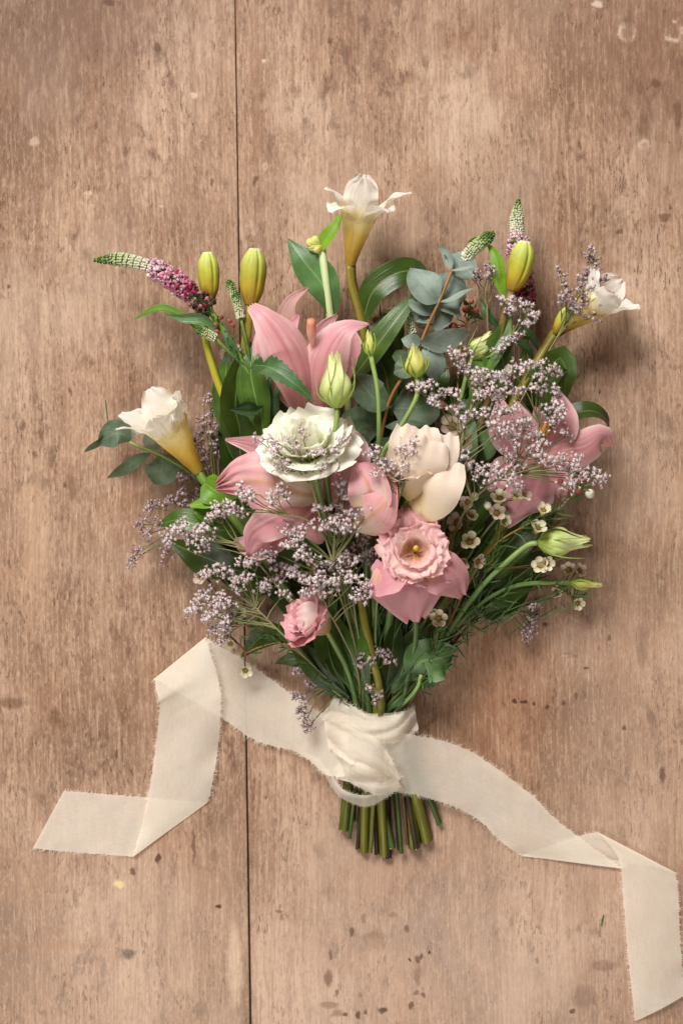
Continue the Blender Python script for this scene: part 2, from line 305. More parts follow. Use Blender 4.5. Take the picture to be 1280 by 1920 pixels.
# ------------------------------------------------------------------ table top
def wood_material(name, seed, strips):
    n = NT(name); tc = n.n('ShaderNodeTexCoord'); sx = n.n('ShaderNodeSeparateXYZ')
    sc = n.n('ShaderNodeVectorMath', operation='SCALE'); n.set(sc.inputs[0], tc.outputs['Object']); n.set(sc.inputs[3], 1 / K)
    n.t.links.new(sc.outputs[0], sx.inputs[0]); x0, y0 = sx.outputs[0], sx.outputs[1]
    # slight wander of the grain
    wob = n.noise(n.xyz(n.math('MULTIPLY', x0, 0.003), n.math('MULTIPLY', y0, 0.0014), seed), 1.0, 2)
    x = n.math('ADD', x0, n.math('MULTIPLY', n.math('SUBTRACT', wob, 0.5), 34.0)); y = y0
    def nz(fx, fy, s, d=3.0, r=0.55): return n.noise(n.xyz(n.math('MULTIPLY', x, fx), n.math('MULTIPLY', y, fy), seed * 7.3 + s), 1.0, d, r)
    big = nz(1 / 240, 1 / 420, 1.0, 4)
    col = n.ramp(big, [(0.3, '#664936'), (0.42, '#88674d'), (0.55, '#a38065'), (0.68, '#ba9a80')])
    band = nz(1 / 30, 1 / 1300, 2.0, 3)                      # long growth bands
    col = n.mix(n.math('MULTIPLY', n.mapr(band, 0.45, 0.68), 0.5), col, lin('#7d5c44'))
    col = n.mix(n.math('MULTIPLY', n.mapr(band, 0.46, 0.28), 0.22), col, lin('#c8aa8e'))
    if strips:                                                # glued-up staves of different tone
        vo = n.n('ShaderNodeTexVoronoi', voronoi_dimensions='1D', feature='F1'); n.set(vo.inputs['W'], n.math('ADD', n.math('MULTIPLY', x0, 1 / 85), seed)); n.set(vo.inputs['Scale'], 1.0)
        sp = n.n('ShaderNodeSeparateXYZ'); n.t.links.new(vo.outputs['Color'], sp.inputs[0])
        col = n.mix(n.math('MULTIPLY', sp.outputs[0], 0.3), col, lin('#86664c'))
    fine = nz(1 / 4.2, 1 / 90, 3.0, 4, 0.7)                  # fine streaks
    col = n.mix(n.math('MULTIPLY', n.mapr(fine, 0.48, 0.68), 0.5), col, lin('#765741'))
    col = n.mix(n.math('MULTIPLY', n.mapr(fine, 0.5, 0.32), 0.4), col, lin('#c9ac8e'))
    mott = nz(1 / 9, 1 / 34, 13.0, 5, 0.7)                  # fibre mottling
    col = n.mix(n.math('MULTIPLY', n.mapr(mott, 0.5, 0.68), 0.4), col, lin('#6f513b'))
    col = n.mix(n.math('MULTIPLY', n.mapr(mott, 0.48, 0.34), 0.2), col, lin('#ccb296'))
    pore = nz(1 / 4.6, 1 / 19, 4.0, 3, 0.6)                 # short open pores
    pm = nz(1 / 60, 1 / 110, 5.0, 4, 0.65)
    pf = n.math('MULTIPLY', n.mapr(pore, 0.57, 0.67), n.mapr(pm, 0.42, 0.62, 0.12, 1.0))
    col = n.mix(n.math('MULTIPLY', pf, 0.72), col, lin('#543a28'))
    grit = nz(1 / 4.5, 1 / 11, 31.0, 2, 0.6)                  # crisp fibre ends
    col = n.mix(n.math('MULTIPLY', n.mapr(grit, 0.52, 0.68), 0.26), col, lin('#6a4d38'))
    col = n.mix(n.math('MULTIPLY', n.mapr(grit, 0.46, 0.34), 0.2), col, lin('#d2b698'))
    hz = nz(1 / 26, 1 / 50, 6.0, 5, 0.7)                     # smudges
    sm = nz(1 / 150, 1 / 170, 9.0, 3)
    col = n.mix(n.math('MULTIPLY', n.math('MULTIPLY', n.mapr(hz, 0.5, 0.68), n.mapr(sm, 0.4, 0.62)), 0.8), col, lin('#624735'))
    pale = nz(1 / 180, 1 / 230, 11.0, 4, 0.6)                # rubbed, greyer patches
    col = n.mix(n.math('MULTIPLY', n.mapr(pale, 0.48, 0.7), 0.4), col, lin('#b89d86'))
    warm = nz(1 / 220, 1 / 280, 14.0, 3)
    col = n.mix(n.math('MULTIPLY', n.mapr(warm, 0.54, 0.74), 0.3), col, lin('#a87a54'))
    # dark specks
    for sc_, thr, st in ((1 / 46, 0.085, 21.0), (1 / 90, 0.06, 27.0)):
        vo = n.n('ShaderNodeTexVoronoi'); n.set(vo.inputs['Vector'], n.xyz(n.math('ADD', x, st * 31), n.math('MULTIPLY', y, 0.62), seed)); n.set(vo.inputs['Scale'], sc_)
        wv = n.noise(n.xyz(x, y, 3.0), 0.12, 2)
        sp = n.n('ShaderNodeSeparateXYZ'); n.t.links.new(vo.outputs['Color'], sp.inputs[0])
        dd = n.math('ADD', vo.outputs['Distance'], n.math('MULTIPLY', n.math('SUBTRACT', wv, 0.5), 0.12))
        th = n.math('MULTIPLY', sp.outputs[0], thr * 1.6)
        col = n.mix(n.math('MULTIPLY', n.mapr(dd, th, n.math('MULTIPLY', th, 0.4)), n.math('MULTIPLY', n.mapr(sp.outputs[1], 0.45, 0.6), 0.8)), col, lin('#4a3222'))
    # marks, plus vignetting and shadow tones painted into the colour (photo pixel, radii, softness, colour, strength, ring?)
    wx = n.math('ADD', n.math('DIVIDE', x0, 1.0), 0.0)
    jit = n.noise(n.xyz(x0, y0, 7.0), 0.06, 3); jit2 = n.noise(n.xyz(x0, y0, 17.0), 0.06, 3)
    jx = n.math('ADD', wx, n.math('MULTIPLY', n.math('SUBTRACT', jit, 0.5), 16.0)); jy = n.math('ADD', y0, n.math('MULTIPLY', n.math('SUBTRACT', jit2, 0.5), 16.0))
    for (mx, my, rx, ry, c, st, ring) in MARKS_AND_SHADE[seed]:
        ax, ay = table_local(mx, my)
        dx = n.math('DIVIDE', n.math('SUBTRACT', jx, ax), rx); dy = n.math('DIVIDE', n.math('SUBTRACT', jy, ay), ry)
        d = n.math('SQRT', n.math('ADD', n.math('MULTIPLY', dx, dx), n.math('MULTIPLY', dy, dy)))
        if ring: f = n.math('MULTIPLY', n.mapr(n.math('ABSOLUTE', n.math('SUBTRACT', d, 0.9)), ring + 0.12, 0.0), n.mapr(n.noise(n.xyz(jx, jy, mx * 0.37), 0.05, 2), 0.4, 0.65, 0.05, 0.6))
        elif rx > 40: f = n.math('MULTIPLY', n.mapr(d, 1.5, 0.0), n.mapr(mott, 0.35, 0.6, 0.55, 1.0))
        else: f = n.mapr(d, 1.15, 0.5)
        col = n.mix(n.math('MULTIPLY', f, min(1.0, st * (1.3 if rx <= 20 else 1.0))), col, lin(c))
    hs = n.n('ShaderNodeHueSaturation'); n.set(hs.inputs['Hue'], 0.4965); n.set(hs.inputs['Saturation'], 0.93); n.set(hs.inputs['Value'], 1.0); n.set(hs.inputs['Color'], col); col = hs.outputs[0]
    bmp = n.math('ADD', n.math('MULTIPLY', fine, 0.6), n.math('MULTIPLY', pf, -1.2))
    r = n.mapr(big, 0.3, 0.7, 0.62, 0.5)
    return n.finish(col, r, bmp, 0.45, 0.0006, spec=0.25)

TILT = math.radians(0.87)
SEAMX = 455.5
def table_local(px, py):
    """photo pixel on the table -> table-local pixels (x across the boards, y along them)"""
    wx, wy = px - 640, 960 - py; c, s = math.cos(TILT), math.sin(TILT)
    return wx * c + wy * s, -wx * s + wy * c
D, L_ = '#553621', '#d9c3aa'
MARKS_AND_SHADE = {1.0: [(40, 60, 200, 240, '#6a4d3a', .85, 0), (250, 20, 170, 150, '#6a4d3a', .7, 0), (400, 210, 46, 130, '#7c5c46', .35, 0), (225, 1800, 330, 300, '#d6bca6', .3, 0), (230, 230, 60, 90, '#7c5c46', .25, 0), (365, 178, 8, 8, '#cfb49a', .5, 0), (166, 376, 13, 13, '#d8c0a6', .7, .5), (380, 268, 5, 5, '#dcc4ac', .7, .5), (303, 386, 4, 4, '#cfb49a', .5, 0),  # first two: dark patina, painted deeper to imitate vignetting at the top left
               (65, 265, 9, 9, '#c8ac94', .4, 0), (296, 88, 8, 12, D, .6, 0), (20, 1318, 34, 12, D, .55, 0), (103, 1345, 14, 20, D, .35, 0), (100, 860, 10, 22, D, .3, 0),
               (135, 915, 9, 30, D, .35, 0), (225, 1657, 12, 10, '#d8bd8c', .75, 0), (240, 1788, 16, 12, '#6a5a50', .6, 0), (120, 1772, 130, 9, '#a5784f', .4, 0),
               (410, 1700, 5, 5, D, .8, 0), (297, 1608, 6, 10, D, .7, 0), (248, 1634, 7, 9, D, .6, 0), (363, 1585, 4, 40, D, .5, 0), (182, 235, 5, 8, D, .5, 0), (205, 5, 16, 8, D, .6, 0),
               (395, 342, 5, 9, D, .5, 0), (340, 1440, 12, 8, D, .4, 0), (440, 1810, 16, 90, '#d9bfa2', .35, 0), (425, 590, 26, 260, '#8a6446', .25, 0), (172, 205, 6, 200, '#8a6446', .25, 0), (70, 990, 30, 160, '#c7a684', .3, 0)],
         2.0: [(1240, 120, 150, 280, '#704e39', .7, 0), (1060, 20, 140, 110, '#745440', .55, 0), (700, 20, 260, 110, '#745440', .45, 0), (820, 1800, 420, 300, '#e0c6b2', .34, 0), (1190, 1400, 160, 420, '#c8aa92', .3, 0), (1175, 62, 15, 17, '#d6c0aa', .75, .35), (1264, 60, 18, 19, '#d6c0aa', .75, .35), (1118, 8, 12, 8, '#cdb8a4', .6, 0), (790, 192, 20, 18, '#cfb49a', .4, .5), (1207, 272, 10, 8, '#cfb8a0', .6, .6),  # first three: top-right patina painted deeper for vignetting, top centre is vignetting alone
               (466, 440, 13, 22, '#cdb39a', .55, .5), (493, 114, 4, 4, '#cfb49a', .5, 0), (498, 313, 6, 6, '#d2b8a0', .6, .6), (1228, 157, 10, 11, D, .5, 0), (1245, 408, 13, 10, D, .5, 0), (1205, 235, 14, 30, D, .3, 0),
               (1160, 435, 9, 6, D, .5, 0), (478, 340, 5, 12, D, .6, 0), (478, 150, 12, 190, '#8a6446', .3, 0), (1270, 215, 10, 30, D, .5, 0), (800, 340, 40, 34, '#8e6c50', .3, 0), (905, 270, 40, 30, '#8e6c50', .3, 0), (820, 150, 70, 12, '#8e6c50', .3, 0),
               (930, 1310, 120, 180, '#a86c3a', .38, 0), (965, 1316, 6, 4, D, .75, 0), (983, 1316, 8, 4, D, .75, 0), (1001, 1318, 4, 6, D, .7, 0), (1026, 1326, 4, 6, D, .75, 0), (1056, 1316, 4, 6, D, .6, 0),  # wide orange ellipse: warm tone of the shadow beside the neck, painted in
               (1081, 1304, 4, 10, D, .5, 0), (1097, 1253, 6, 4, D, .6, 0), (1023, 1170, 5, 5, D, .6, 0), (1060, 1229, 18, 5, '#6a4a36', .55, .5), (1170, 1366, 4, 5, D, .6, 0), (1240, 1455, 8, 18, D, .55, 0), (1200, 1210, 14, 46, D, .25, 0),
               (660, 1748, 7, 10, '#6a5038', .7, 0), (682, 1722, 6, 10, '#8a6a50', .6, 0), (702, 1760, 20, 26, '#9c7c62', .5, 0), (700, 1755, 34, 7, '#7d6250', .3, 0), (735, 1715, 12, 6, '#8a6a50', .5, 0), (762, 1742, 5, 8, D, .5, 0),
               (768, 1800, 4, 6, D, .7, 0), (782, 1798, 5, 9, D, .6, 0), (803, 1786, 3, 4, D, .8, 0), (790, 1795, 5, 6, D, .6, 0), (783, 1830, 8, 22, '#8a6a54', .6, 0), (780, 1862, 8, 6, '#7a5a46', .6, 0), (793, 1866, 6, 6, D, .5, 0), (770, 1885, 6, 8, D, .6, 0),
               (616, 1835, 9, 17, '#7a5a46', .65, 0), (618, 1790, 3, 14, D, .5, 0), (630, 1862, 4, 9, D, .5, 0), (618, 1885, 20, 8, '#8f6e56', .6, 0), (634, 1900, 16, 8, '#8f6e56', .6, 0), (648, 1903, 5, 5, D, .6, 0), (673, 1903, 6, 10, D, .65, 0),
               (718, 1894, 11, 8, '#5e4838', .75, 0), (685, 1897, 4, 4, D, .6, 0), (525, 1708, 10, 4, D, .4, 0), (530, 1718, 5, 9, D, .35, 0), (1130, 1810, 30, 12, '#6a4c3c', .45, 0), (1095, 1870, 26, 24, '#7a5c4c', .4, 0), (1072, 1895, 6, 6, D, .6, 0), (1100, 1695, 40, 60, '#a07c60', .2, 0),
               (850, 1512, 4, 6, D, .7, 0), (610, 1432, 9, 8, D, .5, 0), (590, 1458, 12, 16, D, .3, 0), (720, 1650, 80, 60, '#a27652', .3, 0)],  # last ellipse: shadow below the cut stem ends, painted on the wood
         3.0: []}
base = Geo()
def board_geo(x0, x1, y0, y1, z0, z1, bev, t0=0.0, t1=0.0):
    """a board with rounded long edges (table-local pixels, metres after scaling)"""
    g = Geo(); xs = [x0, x0, x0 + bev * 0.35, x0 + bev, x1 - bev, x1 - bev * 0.35, x1, x1]; zs = [z0, z1 - bev, z1 - bev * 0.3, z1, z1, z1 - bev * 0.3, z1 - bev, z0]
    pts = np.zeros((2, 8, 3)); uv = np.zeros((2, 8, 2))
    for i, yy in enumerate((y0, y1)):
        for j in range(8): pts[i, j] = ((xs[j] + (t0 if j < 4 else t1) * (1 if i else -1)) * K, yy * K, zs[j] * K); uv[i, j] = (i, j / 8)
    g.grid(pts[::-1], uv, closed=True); g.f += [tuple(range(7, -1, -1)), tuple(range(8, 16))]
    return g
tb = board_geo(-1900, 1900, -2200, 2200, -140, -9, 3)
table = tb.build('table_top', m_stem('table_underside', [(0.0, '#5a4230'), (1.0, '#523c2b')]), None, smooth=False)
table['kind'] = 'structure'; table['label'] = 'weathered pale brown wooden table top of wide boards'
table.rotation_euler.z = TILT
sl = table_local(SEAMX, 960)[0]
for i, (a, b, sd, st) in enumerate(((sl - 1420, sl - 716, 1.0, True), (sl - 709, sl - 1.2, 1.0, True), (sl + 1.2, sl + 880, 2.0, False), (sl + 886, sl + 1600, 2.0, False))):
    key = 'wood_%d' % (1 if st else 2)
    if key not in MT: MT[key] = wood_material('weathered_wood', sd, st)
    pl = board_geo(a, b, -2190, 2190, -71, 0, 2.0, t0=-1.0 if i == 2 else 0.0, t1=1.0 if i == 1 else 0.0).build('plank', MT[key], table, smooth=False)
    pl.parent = table

# ------------------------------------------------------------------ building blocks of the plants
BIND = (700, 1395)
_slot = random.Random(5)
def bind_pts(end=None, sx=None, sz=None):
    """points through the ribbon tie: neck, tie, (cut end)"""
    a = _slot.uniform(0, 6.283); r = math.sqrt(_slot.random())
    bx = sx if sx is not None else 702 + 40 * r * math.cos(a); bz = sz if sz is not None else 36 + 22 * r * math.sin(a)
    out = [P(bx, 1375, bz)]
    if end is None: out.append(P(bx + (bx - 702) * 0.15, 1468, bz * 0.9))
    else:
        out.append(P(bx * 0.5 + end[0] * 0.5, 1455, bz * 0.8)); out.append(P(end[0], end[1], end[2]))
    return out
def stem(parent, pts, r, mat='stem', end=None, r1=None, n=8, sx=None, sz=None, name='stem', nu=None):
    """pts: list of pixel triples from the flower head down; continues through the tie"""
    q = [P(*p) for p in pts] + bind_pts(end, sx, sz)
    r1 = r if r1 is None else r1
    g = Geo(); rad = np.linspace(r, r1, 5) * K
    ph = _slot.uniform(0, 6.28); n = max(n, 10) if end is not None else n
    loft_geo(g, q, rad, n=n, nu=nu or 7 * len(q), cap1=False, rfun=(lambda u, th: 1 + .13 * math.cos(3 * th + ph) + .07 * math.sin(5 * th + 2 * ph) + .06 * math.sin(38 * u + ph) * math.sin(th + ph)) if r1 > 3.5 else None)
    o = g.build(name, MT[mat], parent)
    if end is not None:
        t = unit(q[-1] - q[-2]); c = Geo(); loft_geo(c, [q[-1] - t * 2 * K, q[-1] + t * 0.6 * K], [r1 * K * 0.96, r1 * K * 0.9], n=n, nu=2, cap0=False); c.build('cut_end', MT['cut'], o)
    return o
def leaf(parent, pts, w, mat='leaf', shape=(0.12, 0.6, 1.0, 0.95, 0.55, 0.04), name='leaf', **k):
    k.setdefault('nu', 16); k.setdefault('nv', 8); k.setdefault('seed', int(abs(pts[0][0] * 7 + pts[-1][1])))
    return blade(name, MT[mat], parent, [P(*p) for p in pts], w * K, shape, **k)
PET = (0.3, 0.62, 0.92, 1.0, 0.8, 0.42, 0.08)
def petal(parent, pts, w, mat='lily', shape=PET, **k):
    k.setdefault('nu', 18); k.setdefault('nv', 12); k.setdefault('seed', int(abs(pts[0][0] * 3 + pts[-1][1])))
    k.setdefault('ruffle', 0.06); k.setdefault('rfreq', 2.5)
    return blade('petal', MT[mat], parent, [P(*p) for p in pts], w * K, shape, **k)

def frame(axis):
    z = unit(np.array(axis, float)); x = np.cross((0.02, 0.05, 1.0), z); x = unit(x); return x, np.cross(z, x), z
def head(parent, c, axis, layers, mat, seed, ruffle=0.16, rfreq=3.0, scale=1.0):
    """ruffled cup flower. layers: (count, start angle, end angle, length px, half width px, cup, lift px, phase)"""
    C = P(*c); X, Y, Z = frame(axis); rs = random.Random(seed)
    for li, (n, a0, a1, L, w, cup, lift, phs) in enumerate(layers):
        L *= scale; w *= scale; lift *= scale
        for i in range(n):
            th = phs + 6.283 * i / n + rs.uniform(-.18, .18); out = X * math.cos(th) + Y * math.sin(th)
            l = L * rs.uniform(.92, 1.08) * K; pts = []; nor = []; p = C + Z * lift * K + out * 2 * K
            da = rs.uniform(-7, 7)
            for q in range(7):
                a = math.radians(np.interp(q / 6, np.linspace(0, 1, len(a0)), a0) + da * q / 6 if isinstance(a0, tuple) else a0 + (a1 + da - a0) * (q / 6) ** 1.3); pts.append(p.copy())
                nor.append(-out * math.cos(a) + Z * math.sin(a)); p = p + (out * math.sin(a) + Z * math.cos(a)) * l / 6
            m = mat if isinstance(mat, str) else mat[min(li, len(mat) - 1)]
            blade('petal', MT[m], parent, pts, w * K * rs.uniform(.92, 1.08), (0.22, 0.55, 0.82, 1.0, 1.04, 0.98, 0.62), normals=nor, cup=(0.9, cup, cup * 0.6), ruffle=ruffle, rfreq=rfreq, nu=18, nv=20, seed=seed * 100 + li * 10 + i, notch=0.06)

def freesia(parent, base, mouth, R, lobes, rb=9, nring=18):
    """funnel from base to mouth, then lobes [(angle deg round the axis, length px, half width, end angle)]"""
    B, M = P(*base), P(*mouth); ax = unit(M - B); X, Y, Z = frame(ax); g = Geo()
    mid = B + (M - B) * 0.45
    nu = 14; pts = np.zeros((nu + 1, nring, 3)); uv = np.zeros((nu + 1, nring, 2)); r = prof((rb, rb * 1.12, rb * 1.5, R * 0.72, R), nu) * K
    for i in range(nu + 1):
        u = i / nu
        for j in range(nring):
            th = 6.283 * j / nring; k = 1 + 0.07 * u * math.cos(6 * th)
            pts[i, j] = B + (M - B) * u + (X * math.cos(th) + Y * math.sin(th)) * r[i] * k; uv[i, j] = (u * 0.5, j / nring * 3 % 1)
    g.grid(pts, uv, closed=True); g.build('flower_tube', MT['freesia'], parent)
    for k, (deg, L, w, ae) in enumerate(lobes):
        th = math.radians(deg); out = X * math.cos(th) + Y * math.sin(th); l = L * K; p = M - Z * 12 * K + out * R * 0.93 * K; P_ = []; N_ = []
        for q in range(7):
            a = math.radians(18 + (ae - 18) * (q / 6) ** 1.2); P_.append(p.copy()); N_.append(-out * math.cos(a) + Z * math.sin(a)); p = p + (out * math.sin(a) + Z * math.cos(a)) * l / 6
        gg = Geo(); blade_geo(gg, P_, w * K, (0.8, 0.95, 1.0, 1.0, 0.93, 0.74, 0.3), normals=N_, cup=(0.7, 0.5, 0.25), ruffle=0.13, rfreq=1.7, nu=16, nv=12, seed=int(deg) + 7 * k)
        for a in gg.uv: a[:, 0] = 0.42 + 0.58 * a[:, 0]
        gg.build('petal', MT['freesia'], parent)

GRV = 0.35
def lily_bud(parent, base, tip, R, bend=0.0, mat='ybud'):
    B, T = P(*base), P(*tip); d = T - B; sd = unit(np.cross(d, (0, 0, 1)))
    pts = [B, B + d * .33 + sd * bend * K * .8, B + d * .66 + sd * bend * K, T]
    g = Geo(); loft_geo(g, pts, [R * .45 * K, R * .82 * K, R * .98 * K, R * 1.02 * K, R * .9 * K, R * .42 * K], n=60, nu=24, cap0=False,
                        rfun=lambda u, th: 1 - 0.16 * math.exp(-(math.cos(3 * th + GRV) / .3) ** 2) * min(1, u * 2.5) + .012 * math.sin(14 * u + 3 * th))
    return g.build('bud', MT[mat], parent)
def lis_bud(parent, base, tip, R, mat='gbud', seed=0, calyx=True, ragged=True, fat=1.0):
    """rolled bud: three overlapping twisted petals with a ragged mouth, thin sepals round the base"""
    B, T = P(*base), P(*tip); ax = T - B; Lb = np.linalg.norm(ax); X, Y, Z = frame(ax); rs = random.Random(seed)
    for k in range(4):
        g = Geo(); nu, nv = 16, 10; pts = np.zeros((nu + 1, nv + 1, 3)); uv = np.zeros((nu + 1, nv + 1, 2)); w0 = rs.uniform(0, 6.28) * .2 + k * 1.57
        r = prof((.25, .78, 1.0, .93, .66, .46, .40), nu) * R * K
        for i in range(nu + 1):
            u = i / nu
            for j in range(nv + 1):
                v = j / nv; th = w0 + (v - .5) * 2.6 + 1.1 * u; rr = r[i] * (0.86 + 0.2 * v) * (1 + .09 * math.sin(9 * v + 5 * u + k) + .06 * math.sin(21 * v - 9 * u + 2 * k))
                zz = Lb * u * (1 + ((0.10 * math.sin(7 * v + k * 2) + .06 * math.sin(23 * v + k)) * u ** 4 if ragged else 0) - 0.10 * (1 - v) * u ** 3 + rs.uniform(-.012, .012) * u)
                pts[i, j] = B + Z * zz + (X * math.cos(th) + Y * math.sin(th)) * rr; uv[i, j] = (u, v)
        g.grid(pts, uv); g.build('petal', MT[mat], parent)
    if calyx:
        for k in range(5):
            th = k * 1.2566 + rs.uniform(-.2, .2); out = X * math.cos(th) + Y * math.sin(th); l = Lb * rs.uniform(.55, .95)
            q = [B - Z * 2 * K, B + out * R * 1.0 * K + Z * l * .3, B + out * R * (1.15 + .1 * k % 2) * K + Z * l * .6, B + out * R * (1.1 + rs.uniform(0, .7)) * K + Z * l]
            gg = Geo(); loft_geo(gg, q, [1.6 * K, 1.4 * K, 1.0 * K, .4 * K], n=5); gg.build('sepal', MT['sepal'], parent)

def instance_many(tv, tf, tuv, pos, axes, scl, rnd, ucol=None):
    """stamp a small template at many places (vectorised); template z runs along each axis"""
    n = len(pos); m = len(tv); Zs = axes / np.linalg.norm(axes, axis=1)[:, None]
    ref = np.tile((0.31, 0.52, 0.8), (n, 1)); ref[np.abs((ref * Zs).sum(1)) > .9] = (1, 0, 0)
    Xs = np.cross(ref, Zs); Xs /= np.linalg.norm(Xs, axis=1)[:, None]; Ys = np.cross(Zs, Xs)
    th = rnd * 6.283; c, s = np.cos(th)[:, None], np.sin(th)[:, None]; Xs, Ys = Xs * c + Ys * s, Ys * c - Xs * s
    v = (pos[:, None, :] + (tv[None, :, 0, None] * Xs[:, None, :] + tv[None, :, 1, None] * Ys[:, None, :] + tv[None, :, 2, None] * Zs[:, None, :]) * scl[:, None, None]).reshape(-1, 3)
    uv = np.zeros((n, m, 2)); uv[:, :, 0] = tuv[None, :] if ucol is None else np.clip(ucol[:, None] + (tuv[None, :] - 0.5) * 0.1, 0, 1); uv[:, :, 1] = rnd[:, None]
    f = [tuple(a + k * m for a in q) for k in range(n) for q in tf]
    return v, f, uv.reshape(-1, 2)
def floret_template():
    v = []; f = []; uv = []
    for j in range(5): a = j * 1.2566; v.append((.08 * math.cos(a), .08 * math.sin(a), 0)); uv.append(0.32)
    for j in range(5): a = j * 1.2566; v.append((.16 * math.cos(a), .16 * math.sin(a), .62)); uv.append(.56)
    for j in range(10): a = j * .62832; r = .5 if j % 2 == 0 else .27; v.append((r * math.cos(a), r * math.sin(a), 1.12 if j % 2 == 0 else .84)); uv.append(.9 if j % 2 == 0 else .62)
    v.append((0, 0, .86)); uv.append(1.0)
    for j in range(5): k = (j + 1) % 5; f.append((j, k, 5 + k, 5 + j))
    for j in range(5):
        k = (j + 1) % 5; f += [(5 + j, 10 + (2 * j + 1), 10 + 2 * j), (5 + j, 5 + k, 10 + 2 * j + 1), (5 + k, 10 + (2 * j + 2) % 10, 10 + 2 * j + 1)]
    for j in range(10): f.append((20, 10 + j, 10 + (j + 1) % 10))
    return np.array(v), f, np.array(uv)
FT = floret_template()
def bead_template():
    v = [(0, 0, -.2)]; uv = [.2]; f = []
    for r, z, q in ((.42, .12, .35), (.5, .5, .55), (.34, .85, .8)):
        for j in range(6): a = j * 1.0472; v.append((r * math.cos(a), r * math.sin(a), z)); uv.append(q)
    v.append((0, 0, 1.0)); uv.append(1.0)
    for j in range(6):
        k = (j + 1) % 6; f.append((0, 1 + k, 1 + j))
        for b in (1, 7): f.append((b + j, b + k, b + 6 + k, b + 6 + j))
        f.append((13 + j, 13 + k, 19))
    return np.array(v), f, np.array(uv)
BT = bead_template()

def statice(label, chain, spikes, z, seed, mat='statice', size=8.0, dens=1.0, dz=0, group='pale lilac statice sprigs'):
    """chain: pixel polyline of the main stem from the top fork down; spikes: (x0,y0,x1,y1[,width])"""
    rs = np.random.RandomState(seed); t = thing('statice_sprig', label, 'flower', P(chain[-1][0], chain[-1][1], 0), group)
    zc = lambda i: chain[i][2]
    g = Geo(); cp = [P(*c) for c in chain]
    q = cp + bind_pts()
    loft_geo(g, q, np.array((1.7, 2.2, 2.6, 2.8)) * K, n=6, nu=6 * len(q)); g.build('stem', MT['sstem'], t)
    gb = Geo(); pos = []; axs = []; scl = []
    M = crom(cp, 24)
    for si, sp in enumerate(spikes):
        x0, y0, x1, y1 = sp[:4]; wd = sp[4] if len(sp) > 4 else 11
        zz = z + rs.uniform(-14, 14) + dz * (si / len(spikes))
        A, B = P(x0, y0, zz + rs.uniform(-5, 5)), P(x1, y1, zz + rs.uniform(-5, 5)); cen = (A + B) / 2
        # join point on the chain: a little below the spike, towards the tie
        dd = np.linalg.norm(M[:, :2] - cen[:2], axis=1) + 0.012 * (M[:, 1] > cen[1] - 0.004)
        J = M[min(int(np.argmin(dd)) + 2, len(M) - 1)]
        L = np.linalg.norm(B - A); nn = max(2, int(L / K / 8.5 * dens) + 1)
        outw = unit(cen - J + np.array((0, 0, 1e-4))); 
        near = A if np.linalg.norm(A - J) < np.linalg.norm(B - J) else B
        root = cen - outw * 16 * K - np.array((0, 0, 8 * K))
        bend = (J + root) / 2 + rs.uniform(-1, 1, 3) * 5 * K + np.array((0, 0, 3 * K))
        loft_geo(gb, [J, bend, root], np.array((1.5, 1.2, 1.0)) * K, n=5, nu=6, cap0=False)
        nrm = unit(outw * .5 + np.array((0, 0, .75)))
        ax = unit(B - A) if L > 1e-6 else np.array((1.0, 0, 0)); sd = unit(np.cross(ax, (0, 0, 1)))
        for k in range(nn):
            f = (k + .5) / nn + rs.uniform(-.3, .3) / nn; c = A + (B - A) * f + sd * rs.uniform(-.75, .75) * wd * K + np.array((0, 0, rs.uniform(-10, 6) * K))
            loft_geo(gb, [root + (c - root) * 0.1, (root + c) / 2 - nrm * 4 * K, c - nrm * 3 * K], np.array((.9, .8, .8)) * K, n=4, nu=3, cap0=False, cap1=False)
            for m in range(rs.randint(8, 13)):
                a = unit(nrm + rs.normal(0, .6, 3) + ax * (f - .5) * .6); pos.append(c + a * rs.uniform(0, 5.0) * K + (ax * rs.normal(0, 4.2) + sd * rs.normal(0, 2.6) + nrm * rs.normal(0, 1.6)) * K); axs.append(a); scl.append(size * K * rs.uniform(.6, 1.2))
    stuff(gb.build('branchlets', MT['sstem'], t))
    n = len(pos); v, f, uv = instance_many(*FT, np.array(pos), np.array(axs), np.array(scl), rs.rand(n))
    gf = Geo(); gf.add(v, f, uv); stuff(gf.build('florets', MT[mat], t)); 
    return t

